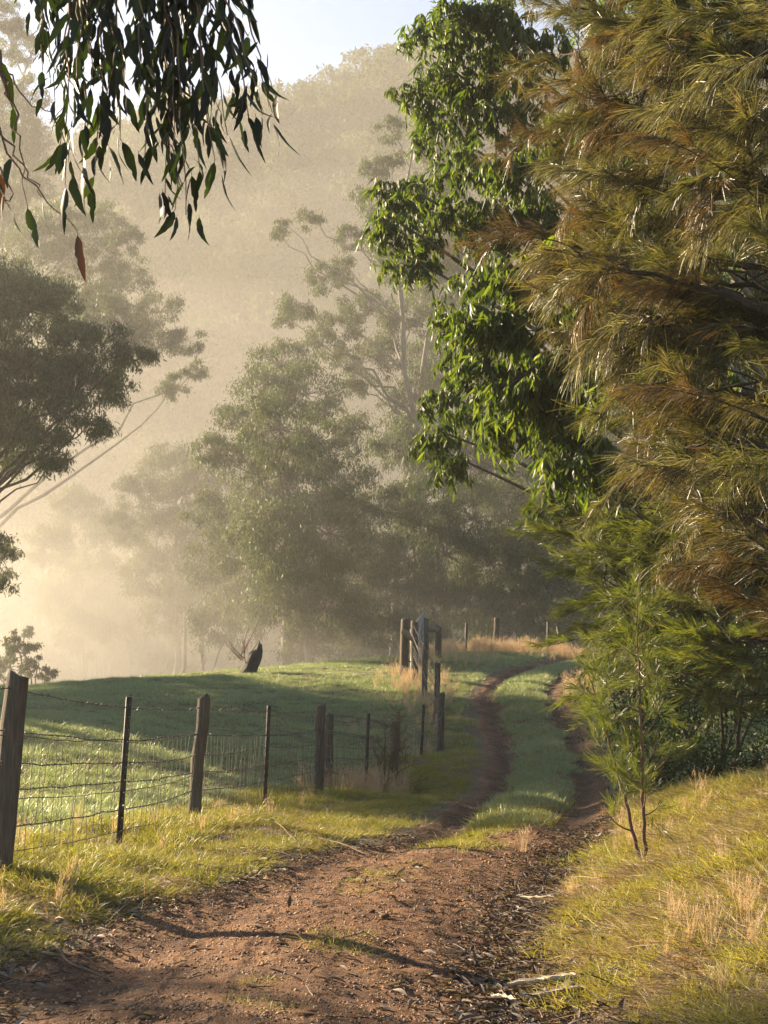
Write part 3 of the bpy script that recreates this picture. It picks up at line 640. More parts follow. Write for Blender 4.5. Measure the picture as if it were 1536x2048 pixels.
# ------------------------------------------------------------------ gum trees of the valley
def gum(name, label, base, clumps, d, seed, dens=1.0, ll=.26, lw=.062, mat='gummid', bark='bark', r0=.26, group=None, depth=.8, spread=1.0, base_z=None):
    """trunk, one limb to each foliage clump, twigs and leaf tufts; clumps = (u, v, radius px[, depth shift])"""
    g = np.random.default_rng(seed)
    C = []; Rr = []
    for c in clumps:
        dd = d + (c[3] if len(c) > 3 else g.normal(0, 1.6)); C.append(at(c[0], c[1], dd)); Rr.append(c[2] * dd / F)
    C = np.array(C); Rr = np.array(Rr)
    bx = at(base, 1290, d); b = np.array([bx[0], d, gz(bx[0], d) - .3])
    if base_z is not None: b[2] = base_z
    rt = root(name, b, label, "tree" if 'tree' in name or 'gum' in name else "shrub", group)
    top = C[C[:, 2].argmax()]; topz = top[2]
    hT = topz - b[2]
    ts = np.linspace(0, 1, 14); wob = np.cumsum(g.normal(0, .012, (14, 2)), 0) * hT
    TP = np.stack([b[0] + (top[0] - b[0]) * ts ** 1.6 + wob[:, 0], b[1] + (top[1] - b[1]) * ts + wob[:, 1] * .5, b[2] + hT * ts], 1)
    part("trunk", *tube(TP, r0 * (1 - .92 * ts) + .02, 8), M[bark], rt, True)
    GL = Geo(); LV = []; nL = 0; LF = []
    for c, r in zip(C, Rr):
        hd = np.linalg.norm((TP - c)[:, :2], axis=1)
        tz = c[2] - .75 * np.abs(hd) - .5 * r; sc_ = np.abs(TP[:, 2] - np.maximum(tz, b[2] + .18 * hT)); j = sc_.argmin()
        a = TP[j]; L = np.linalg.norm(c - a)
        rl = min(.6 * (r0 * (1 - .92 * ts[j]) + .02), .02 + .009 * L)
        mid = a + (c - a) * .5 + np.array([0, 0, .12 * L * g.normal(.3, 1)]) + g.normal(0, .05 * L, 3)
        cvl = bez(a, mid, c + [0, 0, .2 * r], 9); cvl[1:-1] += g.normal(0, .02 * L, (7, 3))
        part("limb", *tube(cvl, np.linspace(rl, .02, 9), 6, False), M[bark], rt, True)
        nt_ = max(6, int(17 * dens * (r / 1.5) ** 2 + 4))
        dirs = unit(g.normal(size=(nt_, 3)) + np.array([0, 0, .25])); rr = r * g.uniform(.3, 1.0, nt_) ** .5
        tips = c + dirs * rr[:, None] * np.array([1, depth, .85])
        for tp in tips:
            m_ = c + (tp - c) * .5 + g.normal(0, .1 * r, 3) + [0, 0, .1 * r]
            GL.add(*tube(bez(c, m_, tp, 4), np.linspace(.022, .008, 4), 3, False))
        m = int(105 * (1 if r > .6 else .7))
        cp_ = np.repeat(tips, m, 0); ss = .19 * min(1.3, .55 + .35 * r) * spread
        Pp = cp_ + g.normal(0, 1, cp_.shape) * np.array([ss, ss, ss * .75])
        Dd = g.normal(0, .55, cp_.shape) + np.array([0, 0, -1.0])
        v_, f_ = leafquads(Pp, Dd, g.uniform(.55, 1.1, len(Pp)) * ll, g.uniform(.6, 1.1, len(Pp)) * lw, g)
        LV.append(v_); LF.append(f_ + nL); nL += len(v_)
    part("twigs", *GL.get(), M[bark], rt, kind="stuff")
    cr = part("crown", np.vstack(LV), np.vstack(LF), M[mat], rt, kind="stuff")
    return rt

gum("gum_tree", "dark full gum crown overhanging the paddock edge by the small bush", -120, [(60, 620, 100), (0, 570, 80), (115, 620, 60), (205, 690, 60), (262, 708, 38), (290, 715, 22), (50, 790, 120), (150, 780, 90), (225, 775, 48), (100, 895, 50), (25, 880, 80), (105, 930, 30), (-70, 700, 150), (-70, 850, 140), (185, 850, 40), (130, 700, 60), (5, 1120, 36), (8, 1165, 24), (-10, 1085, 36), (-120, 560, 120)], 52, 11, 2.3, .24, .055, r0=.35, bark='darkbark')
gum("gum_tree", "misty broad gum with sloping shoulder behind the dark overhanging crown", -230, [(200, 450, 60), (120, 440, 55), (150, 520, 75), (245, 560, 65), (320, 625, 52), (368, 680, 40), (300, 690, 52), (220, 640, 75), (392, 742, 28), (60, 480, 60), (350, 770, 36), (160, 620, 70), (250, 480, 40)], 88, 12, 1.1, .3, .07, r0=.4)
gum("gum_tree", "palest tall gum fading into mist below the sky", -160, [(25, 90, 55), (45, 190, 60), (20, 300, 75), (65, 270, 45), (50, 400, 60), (5, 30, 50), (-40, 200, 90), (75, 350, 40), (-30, 420, 90)], 122, 13, 1.0, .36, .085, r0=.5)
gum("gum_tree", "rounded dome shaped gum standing before the tall sparse gum", 590, [(560, 735, 72), (520, 790, 80), (610, 790, 80), (560, 860, 100), (460, 850, 52), (640, 890, 75), (480, 925, 80), (580, 955, 100), (690, 960, 66), (640, 1000, 80), (520, 1010, 80), (425, 900, 44), (700, 860, 50), (650, 820, 44)], 60, 14, 1.35, .24, .055, r0=.28)
gum("gum_tree", "tall sparse gum with bare forked stems reaching above the dome", 760, [(568, 450, 20), (618, 440, 30), (560, 470, 14), (650, 560, 40), (690, 540, 36), (700, 470, 34), (595, 610, 42), (568, 640, 30), (680, 640, 52), (740, 620, 48), (722, 395, 30), (775, 255, 34), (750, 340, 34), (790, 330, 34), (780, 430, 52), (795, 540, 56), (820, 650, 62), (760, 720, 62), (830, 800, 72), (705, 780, 36), (790, 890, 72), (640, 690, 42), (690, 710, 40), (760, 480, 34)], 70, 15, 1.35, .25, .056, r0=.26)
gum("gum_tree", "hazy gum showing between the tall sparse gum and glossy leaves", 900, [(860, 400, 70), (880, 560, 90), (900, 720, 95), (850, 900, 95), (960, 930, 100), (900, 290, 70), (1010, 820, 90), (930, 480, 80)], 84, 16, 1.7, .3, .07, r0=.36)
gum("gum_tree", "low faint gum fading into the bright valley mist", 330, [(330, 930, 60), (275, 985, 52), (370, 990, 70), (430, 960, 60), (420, 1060, 80), (320, 1070, 70), (480, 1130, 90), (240, 1050, 44), (390, 1150, 80), (350, 1220, 80), (450, 1240, 80, -20), (290, 1150, 60), (420, 1120, 70, -20), (500, 1200, 70, -24), (430, 1030, 60, -22)], 92, 17, 1.3, .3, .07, r0=.3)
gum("gum_tree", "shaded low gum under the dome shaped crown", 610, [(560, 1070, 95), (660, 1070, 90), (500, 1100, 75), (600, 1150, 100), (690, 1160, 95), (540, 1190, 80), (650, 1220, 80), (620, 1290, 60), (700, 1280, 70)], 58, 18, 1.5, .26, .06, r0=.22)
gum("gum_tree", "thin trunked gum low in the misty row by the strainers", 800, [(760, 1030, 85), (850, 1020, 90), (730, 1110, 80), (810, 1120, 80), (890, 1110, 85), (770, 1200, 80), (860, 1210, 80), (760, 1285, 70), (850, 1285, 70)], 63, 19, 1.5, .25, .058, r0=.24)
gum("gum_tree", "broad shaded gum behind the crest pickets", 1000, [(950, 1040, 95), (1040, 1010, 100), (1110, 960, 90), (980, 1130, 90), (1070, 1110, 95), (1140, 1080, 90), (940, 1210, 80), (1030, 1200, 85), (1110, 1190, 80), (950, 1270, 60), (1050, 1270, 70), (1140, 1260, 70)], 66, 20, 1.5, .25, .058, r0=.3)
gum("gum_tree", "shaded gum mostly hidden behind the green she-oak", 1260, [(1180, 1000, 110), (1280, 900, 130), (1300, 1060, 120), (1200, 1120, 90), (1150, 1190, 80), (1230, 780, 120), (1420, 950, 150)], 72, 21, 1.2, .3, .07, r0=.34)
gum("rounded_bush", "small misty bush beyond the paddock crest", 50, [(50, 1310, 42), (30, 1285, 26), (78, 1335, 30), (20, 1335, 40), (55, 1262, 14), (95, 1345, 18), (-20, 1320, 40)], 55, 22, 2.2, .14, .055, r0=.07, spread=.5)
gum("gum_tree", "faintest low gum deep in the bright mist above the small bush", 170, [(150, 1010, 55), (215, 1060, 55), (105, 1090, 55), (195, 1150, 65), (130, 1200, 65), (240, 1220, 55), (170, 1260, 60)], 104, 37, 1.4, .34, .08, r0=.3)
# trees outside the frame to the left that shade the paddock
for q, (x_, y_, sd) in enumerate([(-24, 38, 31), (-31, 45, 32), (-24, 46, 33), (-24, 34, 36)]):
    u_ = 768 + x_ / y_ * F; s_ = F / y_
    cl = [(u_ + dx * s_, 1290 - z_ * s_, r_ * s_) for dx, z_, r_ in [(0, 14, 3), (-3, 11, 3), (3, 11.5, 3), (0, 9, 3.2), (3.5, 7.5, 2.6), (-3.5, 8, 2.6), (1, 6, 2.8), (0, 11, 3)]]
    gum("gum_tree", ["leafy gum outside the paddock's open side", "second leafy gum outside the paddock's open side", "third leafy gum outside the paddock's open side", "fourth leafy gum outside the paddock's open side"][q], u_, cl, y_, sd, .25 if sd == 36 else .45, .36, .09, r0=.3)

x_, y_ = -13.3, 13.4; u_ = 768 + x_ / y_ * F; s_ = F / y_  # unseen gum, its narrow crown shaped to dapple the near track
gum("gum_tree", "unseen slender open crowned gum added left of the fence to dapple the track", u_, [(u_ + dx * s_, 1290 - z_ * s_, r_ * s_) for dx, z_, r_ in [(0, 7.2, .8), (.5, 5.9, .7), (-.5, 6.3, .8), (.3, 4.8, .7), (.7, 4.0, .5), (-.8, 5, .7), (.4, 3.3, .5)]], y_, 34, .8, .2, .045, r0=.14)

# ------------------------------------------------------------------ forest on the far hill
def far_tree(seed):
    g = np.random.default_rng(seed); k = g.integers(5, 9)
    cs = np.stack([g.normal(0, 2.2, k), g.normal(0, 2.2, k), g.uniform(5.5, 12, k)], 1); rs = g.uniform(1.4, 2.6, k)
    Pp = np.vstack([c + unit(g.normal(size=(95, 3)) + [0, 0, .3]) * r * g.uniform(.6, 1.05, (95, 1)) * [1, 1, .75] for c, r in zip(cs, rs)])
    v1, f1 = leafquads(Pp, g.normal(0, .6, Pp.shape) + [0, 0, -.6], g.uniform(.5, 1.0, len(Pp)), g.uniform(.25, .5, len(Pp)), g)
    G = Geo()
    for c in cs:
        v2, f2 = tube(bez(np.array([0, 0, -1.0]), np.array([c[0] * .3, c[1] * .3, c[2] * .6]), c, 5), np.linspace(.28, .06, 5), 4); G.add(v2, f2)
    v2, f2 = G.get()
    return mesh("far_tree", np.vstack([v1, v2]), np.vstack([f1, f2 + len(v1)]), M['gumfar'])
n = 2400; y = rng.uniform(118, 352, n); x = np.clip(rng.uniform(-1, 1, n) * (.30 * y + 14), -103, 125)
z = base_h(x, y)
scatter("hillside_forest", np.stack([x, y, z], 1), np.stack([rng.normal(0, .05, n), rng.normal(0, .05, n), rng.uniform(0, 6.28, n)], 1), rng.uniform(.7, 1.5, n), rng.integers(0, 7, n), [far_tree(200 + s) for s in range(7)], "misty forest covering the far hillside", "forest")

# ------------------------------------------------------------------ near gum tree on the right
def gum_spray(seed, n=76, ll=.15, raw=False):
    g = np.random.default_rng(seed); G = Geo()
    tw = []
    for q in range(5):
        a = g.uniform(0, 6.28); e = np.array([math.cos(a) * .24, math.sin(a) * .24, g.uniform(-.32, .08)])
        tw.append(bez(np.zeros(3), e * .6 + [0, 0, .12], e, 6))
    P = []; D = []
    for q in range(n):
        t_ = tw[g.integers(0, 5)]; f = g.uniform(.25, 1); i_ = min(4, int(f * 5)); p = t_[i_] + (t_[i_ + 1] - t_[i_]) * (f * 5 - i_)
        P.append(p); D.append(np.array([g.normal(0, .38), g.normal(0, .38), -1.0]))
    P = np.array(P); D = np.array(D)
    v1, f1 = leaf6(P, D, g.uniform(.7, 1.25, n) * ll, g.uniform(.8, 1.2, n) * .026, g)
    return (v1, f1) if raw else mesh("gum_spray", v1, f1, M['gum'], True)
gsp = [gum_spray(300 + s) for s in range(6)]
nb = np.array([6.6, 18.5, gz(6.6, 18.5) - .2])
ng = root("gum_tree", nb, "tall glossy green gum with weeping leaves beside the track", "tree")
TP = bez(nb, nb + [-.6, 0, 5], nb + [-1.0, 0, 11], 12)
part("trunk", *tube(TP, np.linspace(.26, .1, 12), 9), M['bark'], ng, True)
NG = [(900, 30, 80), (850, 60, 45), (990, 30, 80), (830, 180, 50), (900, 150, 70), (980, 130, 80), (850, 250, 45), (930, 240, 60), (1010, 230, 70), (1060, 90, 80), (900, 330, 40), (960, 330, 60), (1040, 330, 70), (800, 380, 48), (840, 400, 55), (780, 450, 42), (840, 480, 50), (815, 530, 38), (910, 420, 50), (970, 440, 50), (1010, 470, 60), (1080, 430, 70), (960, 560, 50), (1040, 560, 70), (900, 640, 45), (960, 650, 55), (1030, 660, 70), (910, 720, 45), (970, 740, 60), (1040, 760, 70), (890, 800, 42), (930, 830, 45), (880, 880, 38), (900, 925, 30), (1000, 840, 45), (1090, 830, 60), (1130, 740, 70), (1150, 860, 60), (1200, 930, 55), (1130, 930, 40), (1090, 1010, 26), (1150, 1000, 26), (1180, 640, 80), (1250, 780, 90), (1150, 250, 90), (1250, 350, 110), (1200, 500, 100), (1350, 550, 120), (1250, 100, 120), (1400, 250, 140), (1380, 750, 120), (1480, 450, 130), (1480, 900, 120), (1330, 930, 80)]
g = np.random.default_rng(41); cnt = 0; GT = Geo(); RS = Geo(); GS = [gum_spray(300 + s, raw=True) for s in range(6)]
for (u, v, rp) in sorted(NG, key=lambda c: c[0]):
    d = 16.0 - (min(u, 1100) - 780) / 320 * 1.5 + g.normal(0, .5)
    if 950 < u < 1260 and 480 < v < 980: d -= 3.2
    c = at(u, v, d); r = rp * d / F
    j = np.abs(TP[:, 2] - max(nb[2] + 1.2, c[2] - .55 * abs(c[0] - nb[0]))).argmin(); a = TP[j]
    cv = bez(a, (a + c) / 2 + [0, 0, .35 + .2 * g.normal()], c + [0, 0, .1], 9)
    part("limb", *tube(cv, np.linspace(.07, .012, 9), 5, False), M['bark'], ng, True)
    k = int(np.clip((rp / 50) ** 2 * 6 + 3, 4, 16)) if u < 1140 else 12
    for q in range(k):
        dr = unit(g.normal(size=3)); p = c + dr * r * g.uniform(.3, .95) * np.array([1, .8, .9])
        GT.add(*tube(bez(c, (c + p) / 2 + g.normal(0, .05, 3), p, 4), np.linspace(.01, .005, 4), 3, False))
        if cnt < 300:
            put("leaf_spray", gsp[g.integers(0, 6)], ng, p - nb, (g.normal(0, .25), g.normal(0, .25), g.uniform(0, 6.28)), g.uniform(.8, 1.15)); cnt += 1
        else:
            gv, gf = GS[g.integers(0, 6)]; RS.add(gv @ np.array(Euler((g.normal(0, .25), g.normal(0, .25), g.uniform(0, 6.28))).to_matrix()).T + p, gf)
part("foliage", *RS.get(), M['gum'], ng, True, kind="stuff")
part("twigs", *GT.get(), M['bark'], ng, kind="stuff")
print("gum sprays", cnt)

# ------------------------------------------------------------------ she-oaks
def oak_spray(seed, mat, L0=.5, droop=.55, nl=(.07, .18), fan=.6, nsub=16, per=34, w_=.0031, up=0.0):
    """a twig along +X with side shoots, each tufted with long jointed needles"""
    g = np.random.default_rng(seed); P = []; D = []
    ax = bez(np.zeros(3), np.array([L0 * .5, 0, .05]), np.array([L0, g.normal(0, .04), -.06 + up]), 8)
    for q in range(nsub):
        f = .1 + .9 * (q + g.uniform(0, 1)) / nsub; b = np.array([np.interp(f, np.linspace(0, 1, 8), ax[:, c]) for c in range(3)])
        s = unit(np.array([g.uniform(.5, 1.0), g.normal(0, fan), g.normal(up, .25)]))
        ln = g.uniform(.06, .18)
        t = g.uniform(0, 1, per); P.append(b + s * (ln * t)[:, None]); D.append(s * 1.0 + g.normal(0, .24, (per, 3)))
    P = np.vstack(P); D = unit(np.vstack(D)); n = len(P)
    dr = np.zeros((n, 3)); dr[:, 2] = -g.uniform(.2, 1.0, n) * droop; dr += g.normal(0, .08, (n, 3))
    v_, f_ = ribbons(P, D, g.uniform(nl[0], nl[1], n), w_, dr, 3, g, .6)
    return mesh("oak_spray", v_, f_, M[mat])
def oak(rt, trunk, limbs, sprays, gseed, per_m, scl=(.8, 1.2), bark='darkbark', limbr=.03, cap=300, start=.3, pitch=0.0):
    g = np.random.default_rng(gseed); cnt = 0; o_ = np.array(rt.location); TW = Geo()
    for (c, bend, r_) in limbs:
        c = np.asarray(c, float)
        j = np.abs(trunk[:, 2] - (c[2] + bend)).argmin(); a = trunk[j]
        cv = bez(a, (a + c) / 2 + [0, g.normal(0, .15), .18 * g.normal() + .12], c, 14)
        cv[1:-1] += g.normal(0, .018, (12, 3))
        part("limb", *tube(cv, np.linspace(limbr * r_, .005, 14), 6, False), M[bark], rt, True)
        L = np.linalg.norm(c - a); n = int(L * per_m)
        for q in range(n):
            f = start + (1 - start) * ((q + g.uniform(0, 1)) / n) ** .8; k = min(12, int(f * 13)); p = cv[k] + (cv[k + 1] - cv[k]) * (f * 13 - k)
            t = unit(cv[k + 1] - cv[k]); dv = unit(t + g.normal(0, .75, 3) * [1, 1, .7] + [0, 0, pitch])
            p = p + g.normal(0, .12, 3)
            if cnt >= cap: continue
            e2 = p + dv * .5 + [0, 0, -.03]; TW.add(*tube(bez(cv[k], p + [0, 0, .03], e2, 5), np.linspace(.0075, .002, 5), 4, False))
            e = Vector(dv).to_track_quat('X', 'Z').to_euler()
            m_ = sprays[g.integers(0, len(sprays))] if f < .96 or len(sprays) < 6 else sprays[-1 - g.integers(0, 2)]
            put("needle_spray", m_, rt, p - o_, e, g.uniform(*scl)); cnt += 1
    part("twigs", *TW.get(), M[bark], rt, kind="stuff")
    return cnt

# golden drooping she-oak, trunk just out of frame
ob = np.array([3.05, 7.9, gz(3.05, 7.9) - .1])
o1 = root("sheoak_tree", ob, "golden brown drooping she-oak with rust tipped needles", "tree")
T1 = bez(ob, ob + [-.1, 0, 3], ob + [-.25, .1, 8.2], 30)
part("trunk", *tube(T1, np.linspace(.15, .06, 30), 10), M['darkbark'], o1, True)
sp1 = [oak_spray(400 + s, droop=(.4, .7, 1.0)[s % 3], mat=('oakgold', 'oakbrown', 'oakgrey', 'oakbrown', 'oakgold')[s % 5]) for s in range(12)] + [oak_spray(420 + s, 'oakrust', droop=.8, nl=(.06, .16)) for s in range(2)]
E1 = [(1060, 40), (1030, 110), (1110, -40), (1035, 215), (1060, 300), (1130, 150), (1150, 330), (1110, 420), (1080, 500), (1100, 545), (1180, 480), (1150, 620), (1135, 590), (1220, 560), (1190, 690), (1230, 760), (1240, 850), (1290, 700), (1270, 930), (1330, 860), (1300, 400), (1260, 250), (1330, 130), (1400, 300), (1380, 500), (1420, 620), (1400, 780), (1430, 930), (1500, 1040), (1500, 1130), (1490, 200), (1500, 400), (1500, 830), (1230, 30), (1420, 40), (1350, 990), (1330, -60), (1470, -50), (1540, 90), (1250, -60), (1540, 300), (1180, 60)]
g = np.random.default_rng(42)
lim = []
for u, v in E1:
    u += 85 * max(0., min(1., (1300 - u) / 150))
    lim.append((at(u, v, 10.6 - (u - 1030) / 506 * 2.9 + g.normal(0, .3)), g.uniform(-.9, -.1), g.uniform(.6, 1.1)))
lim.append((at(1125, 505, 8.6), -.75, 1.5))
print("oak1", oak(o1, T1, lim, sp1, 43, 4.0, (.85, 1.3), start=.2))

# green she-oak further back
ob2 = np.array([4.5, 11.8, gz(4.5, 11.8) - .1])
o2 = root("sheoak_tree", ob2, "green fan branched she-oak leaning its lower limbs over the track", "tree")
T2 = bez(ob2, ob2 + [-.2, 0, 1.5], ob2 + [-.3, .1, 4.8], 30)
part("trunk", *tube(T2, np.linspace(.11, .04, 30), 9), M['darkbark'], o2, True)
sp2 = [oak_spray(440 + s, 'oakgreen', L0=.5, droop=.12, nl=(.08, .17), fan=.45, nsub=13, per=22, w_=.0038, up=.05) for s in range(5)]
E2 = [(1075, 1080), (1090, 1050), (1110, 1120), (1150, 1070), (1130, 1165), (1180, 1040), (1230, 1010), (1200, 1110), (1180, 1200), (1160, 1260), (1150, 1290), (1210, 1240), (1250, 1160), (1250, 1290), (1230, 1050), (1300, 1000), (1310, 1100), (1330, 1200), (1320, 1290), (1380, 1050), (1400, 1150), (1400, 1260), (1450, 1000), (1460, 1200), (1300, 1360), (1240, 1340), (1050, 900), (1040, 860), (1090, 960), (1150, 940), (1390, 1340), (1480, 1300)]
lim = [(at(u, v, 14.2 - (u - 1070) / 466 * 2.6 + g.normal(0, .35)), g.uniform(-.35, .15), g.uniform(.5, .9)) for u, v in [(u_ + (35 if u_ < 1200 else 0), v_) for u_, v_ in E2]]
print("oak2", oak(o2, T2, lim, sp2, 44, 5.0, (.75, 1.15), start=.35, pitch=.08))

# young she-oak on the bank
def sapling(base, H_, label, seed, nlimb, lmax, lean_, mat, sl_, group=None):
    b = np.array([base[0], base[1], gz(base[0], base[1]) - .03]); rt = root("sheoak_sapling", b, label, "sapling", group)
    g = np.random.default_rng(seed)
    T = bez(b, b + [lean_[0] * .4, lean_[1], H_ * .5], b + [lean_[0], lean_[1], H_], 40); T[1:-1, :2] += g.normal(0, .004, (38, 2))
    part("trunk", *tube(T, np.linspace(.017, .004, 40), 7), M['stem'], rt, True)
    ss = [oak_spray(seed + 50 + s, mat, L0=.22, droop=-.12, nl=(.06, .15), fan=.4, nsub=6, per=15, w_=.003, up=.06) for s in range(4)]
    for q in range(nlimb):
        f = .2 + .72 * q / nlimb; i_ = int(f * 39); a = T[i_]; an = g.uniform(0, 6.28)
        L = lmax * (1 - f) ** .6 * g.uniform(.55, 1.1) * (1.25 if math.cos(an) < 0 else .9); dirn = np.array([math.cos(an), math.sin(an) * .8, .0])
        e = a + dirn * L + [0, 0, L * .75]; cv = bez(a, a + dirn * L * .6 + [0, 0, L * .12], e, 8)
        part("limb", *tube(cv, np.linspace(.007, .002, 8), 4, False), M['stem'], rt)
        for s in range(max(2, int(L / .085))):
            k = g.integers(2, 7); p = cv[k]; t = unit(cv[k + 1] - cv[k] + g.normal(0, .03, 3))
            put("needle_spray", ss[g.integers(0, 4)], rt, p - b, Vector(t).to_track_quat('X', 'Z').to_euler(), g.uniform(.7, 1.1))
    for s in range(8):     # needles up the leader
        i_ = int((.62 + .37 * s / 8) * 39); put("needle_spray", ss[s % 4], rt, T[i_] - b, Vector((g.normal(0, .25), g.normal(0, .25), 1)).to_track_quat('X', 'Z').to_euler(), .45 + .3 * (1 - s / 8))
    return rt
sb = at(1291, 1762, 10.0)
sapling((sb[0], sb[1]), 2.25, "young she-oak sapling with slender upright stem on the bank", 500, 24, .34, (-.03, .0), 'oakgreen', None)
sb = at(1284, 1756, 10.15)
sapling((sb[0], sb[1]), 1.55, "thin leaning second she-oak sapling rooted beside the upright one", 520, 8, .2, (-.4, .05), 'oakgreen', None)
# ------------------------------------------------------------------ shrubs under the trees
def shrub(base, clumps, label, seed, mat, ll, lw, n, d):
    b = np.array([base[0], base[1], gz(*base) - .05]); rt = root("shrub", b, label, "shrub"); g = np.random.default_rng(seed)
    GL = Geo(); A = []
    for (u, v, rp) in clumps:
        dd = d + g.normal(0, .5); c = at(u, v, dd); r = rp * dd / F
        part("limb", *tube(bez(b + g.normal(0, .08, 3) * [1, 1, 0], (b + c) / 2 + g.normal(0, .15, 3), c, 9), np.linspace(.03, .008, 9), 5, False), M['darkbark'], rt, True)
        tips = c + unit(g.normal(size=(16, 3))) * r * g.uniform(.3, 1, (16, 1))
        for tp in tips: GL.add(*tube(bez(c, (c + tp) / 2 + g.normal(0, .04, 3), tp, 4), np.linspace(.007, .003, 4), 3, False))
        k = np.repeat(tips, n // 16, 0); A.append(k + g.normal(0, .34 * r, k.shape))
    A = np.vstack(A)
    part("twigs", *GL.get(), M['darkbark'], rt, kind="stuff")
    D = g.normal(0, .7, A.shape) + [-.1, -.2, -.35]
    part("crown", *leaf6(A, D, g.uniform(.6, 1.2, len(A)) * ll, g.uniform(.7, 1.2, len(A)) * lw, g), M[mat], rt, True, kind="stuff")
shrub((at(1440, 1560, 15)[0], 15), [(1400, 1450, 90), (1480, 1430, 100), (1440, 1350, 100), (1520, 1520, 90), (1370, 1530, 70), (1430, 1560, 70), (1350, 1400, 80), (1500, 1280, 90), (1540, 1380, 100), (1400, 1260, 90)], "dark glossy small leaved shrub under the golden she-oak", 601, 'shrub', .05, .026, 900, 15)
shrub((at(1330, 1500, 18)[0], 18), [(1300, 1450, 80), (1270, 1380, 70), (1330, 1350, 90), (1260, 1480, 60), (1350, 1500, 70), (1310, 1540, 60), (1400, 1400, 90), (1290, 1280, 80)], "bushy shrub behind the young sapling", 602, 'shrub', .055, .028, 800, 17.6)
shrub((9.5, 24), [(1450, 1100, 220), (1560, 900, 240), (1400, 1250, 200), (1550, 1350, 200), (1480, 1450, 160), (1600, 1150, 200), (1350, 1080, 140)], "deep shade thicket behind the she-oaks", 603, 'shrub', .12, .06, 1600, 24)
gum("gum_tree", "shadowy leafy gum filling the space behind the golden she-oak", 1650, [(1250, 120, 130), (1400, 60, 150), (1530, 150, 150), (1330, 300, 140), (1480, 350, 150), (1300, 520, 130), (1450, 580, 150), (1560, 500, 150), (1350, 760, 130), (1500, 800, 150), (1280, -60, 140), (1500, -80, 150), (1200, 320, 100), (1420, 960, 130), (1560, 1000, 140)], 23, 35, 2.6, .16, .036, mat='gum', r0=.24)
# dry wattle shrub caught on the fence
b = at(770, 1600, 21.6); wb = np.array([b[0], b[1], gz(b[0], b[1]) - .03]); g = np.random.default_rng(77)
ws = root("dry_shrub", wb, "brittle brown shrub tangled in the fence beyond the paired posts", "shrub"); LV = []
ss = [oak_spray(640 + s, 'oakrust', L0=.2, droop=.05, nl=(.04, .11), fan=.5, nsub=5, per=9, w_=.004) for s in range(3)]
for q, (u, v) in enumerate([(800, 1425), (770, 1450), (745, 1480), (815, 1450), (760, 1520), (820, 1530), (735, 1560), (845, 1560), (790, 1480), (700, 1560), (840, 1600), (720, 1590), (800, 1560)]):
    e = at(u, v, 21.6 + g.normal(0, .25)); cv = bez(wb, (wb + e) / 2 + g.normal(0, .09, 3), e, 9); cv[1:-1] += g.normal(0, .015, (7, 3))
    part("limb", *tube(cv, np.linspace(.016, .004, 9), 5, False), M['stem'], ws)
    for s in range(7):
        k = g.integers(3, 8); put("dry_spray", ss[g.integers(0, 3)], ws, cv[k] - wb, Vector(unit(cv[k + 1] - cv[k] + g.normal(0, .06, 3))).to_track_quat('X', 'Z').to_euler(), g.uniform(.7, 1.3))

# ------------------------------------------------------------------ hanging gum branch overhead
def bigleaf(seed):
    """a single lance-shaped leaf with midrib fold, curl and nibbled edges, length 1 along -Z"""
    g = np.random.default_rng(seed); s = np.linspace(0, 1, 11)
    wv = .128 * np.sin(np.pi * s ** .72) ** .9 * g.uniform(.75, 1.15) + .004; wv[-1] = .002
    wl = wv * g.uniform(.82, 1.05, 11); wr = wv * g.uniform(.82, 1.05, 11)
    if g.uniform() < .5: wl[g.integers(4, 8)] *= .55
    if g.uniform() < .4: wr[g.integers(5, 9)] *= .5
    cu = g.normal(0, .14) * s ** 2; cb = g.normal(0, .1) * np.sin(np.pi * s)
    mid = np.stack([cu, cb, -s], 1)
    Vv = np.concatenate([mid + np.stack([-wl, .035 * wl / .13, 0 * s], 1), mid, mid + np.stack([wr, .035 * wr / .13, 0 * s], 1)])
    q = [[a + i_, a + i_ + 1, a + i_ + 12, a + i_ + 11] for a in (0, 11) for i_ in range(10)]
    pet = np.array([[-.006, 0, .1], [.006, 0, .1], [.008, 0, 0], [-.008, 0, 0]]); nV = len(Vv)
    return np.vstack([Vv, pet]), np.array(q + [[nV, nV + 1, nV + 2, nV + 3]])
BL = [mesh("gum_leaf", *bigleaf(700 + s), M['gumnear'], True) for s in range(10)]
RL = [mesh("dead_gum_leaf", *bigleaf(730 + s), M['redleaf'], True) for s in range(2)]
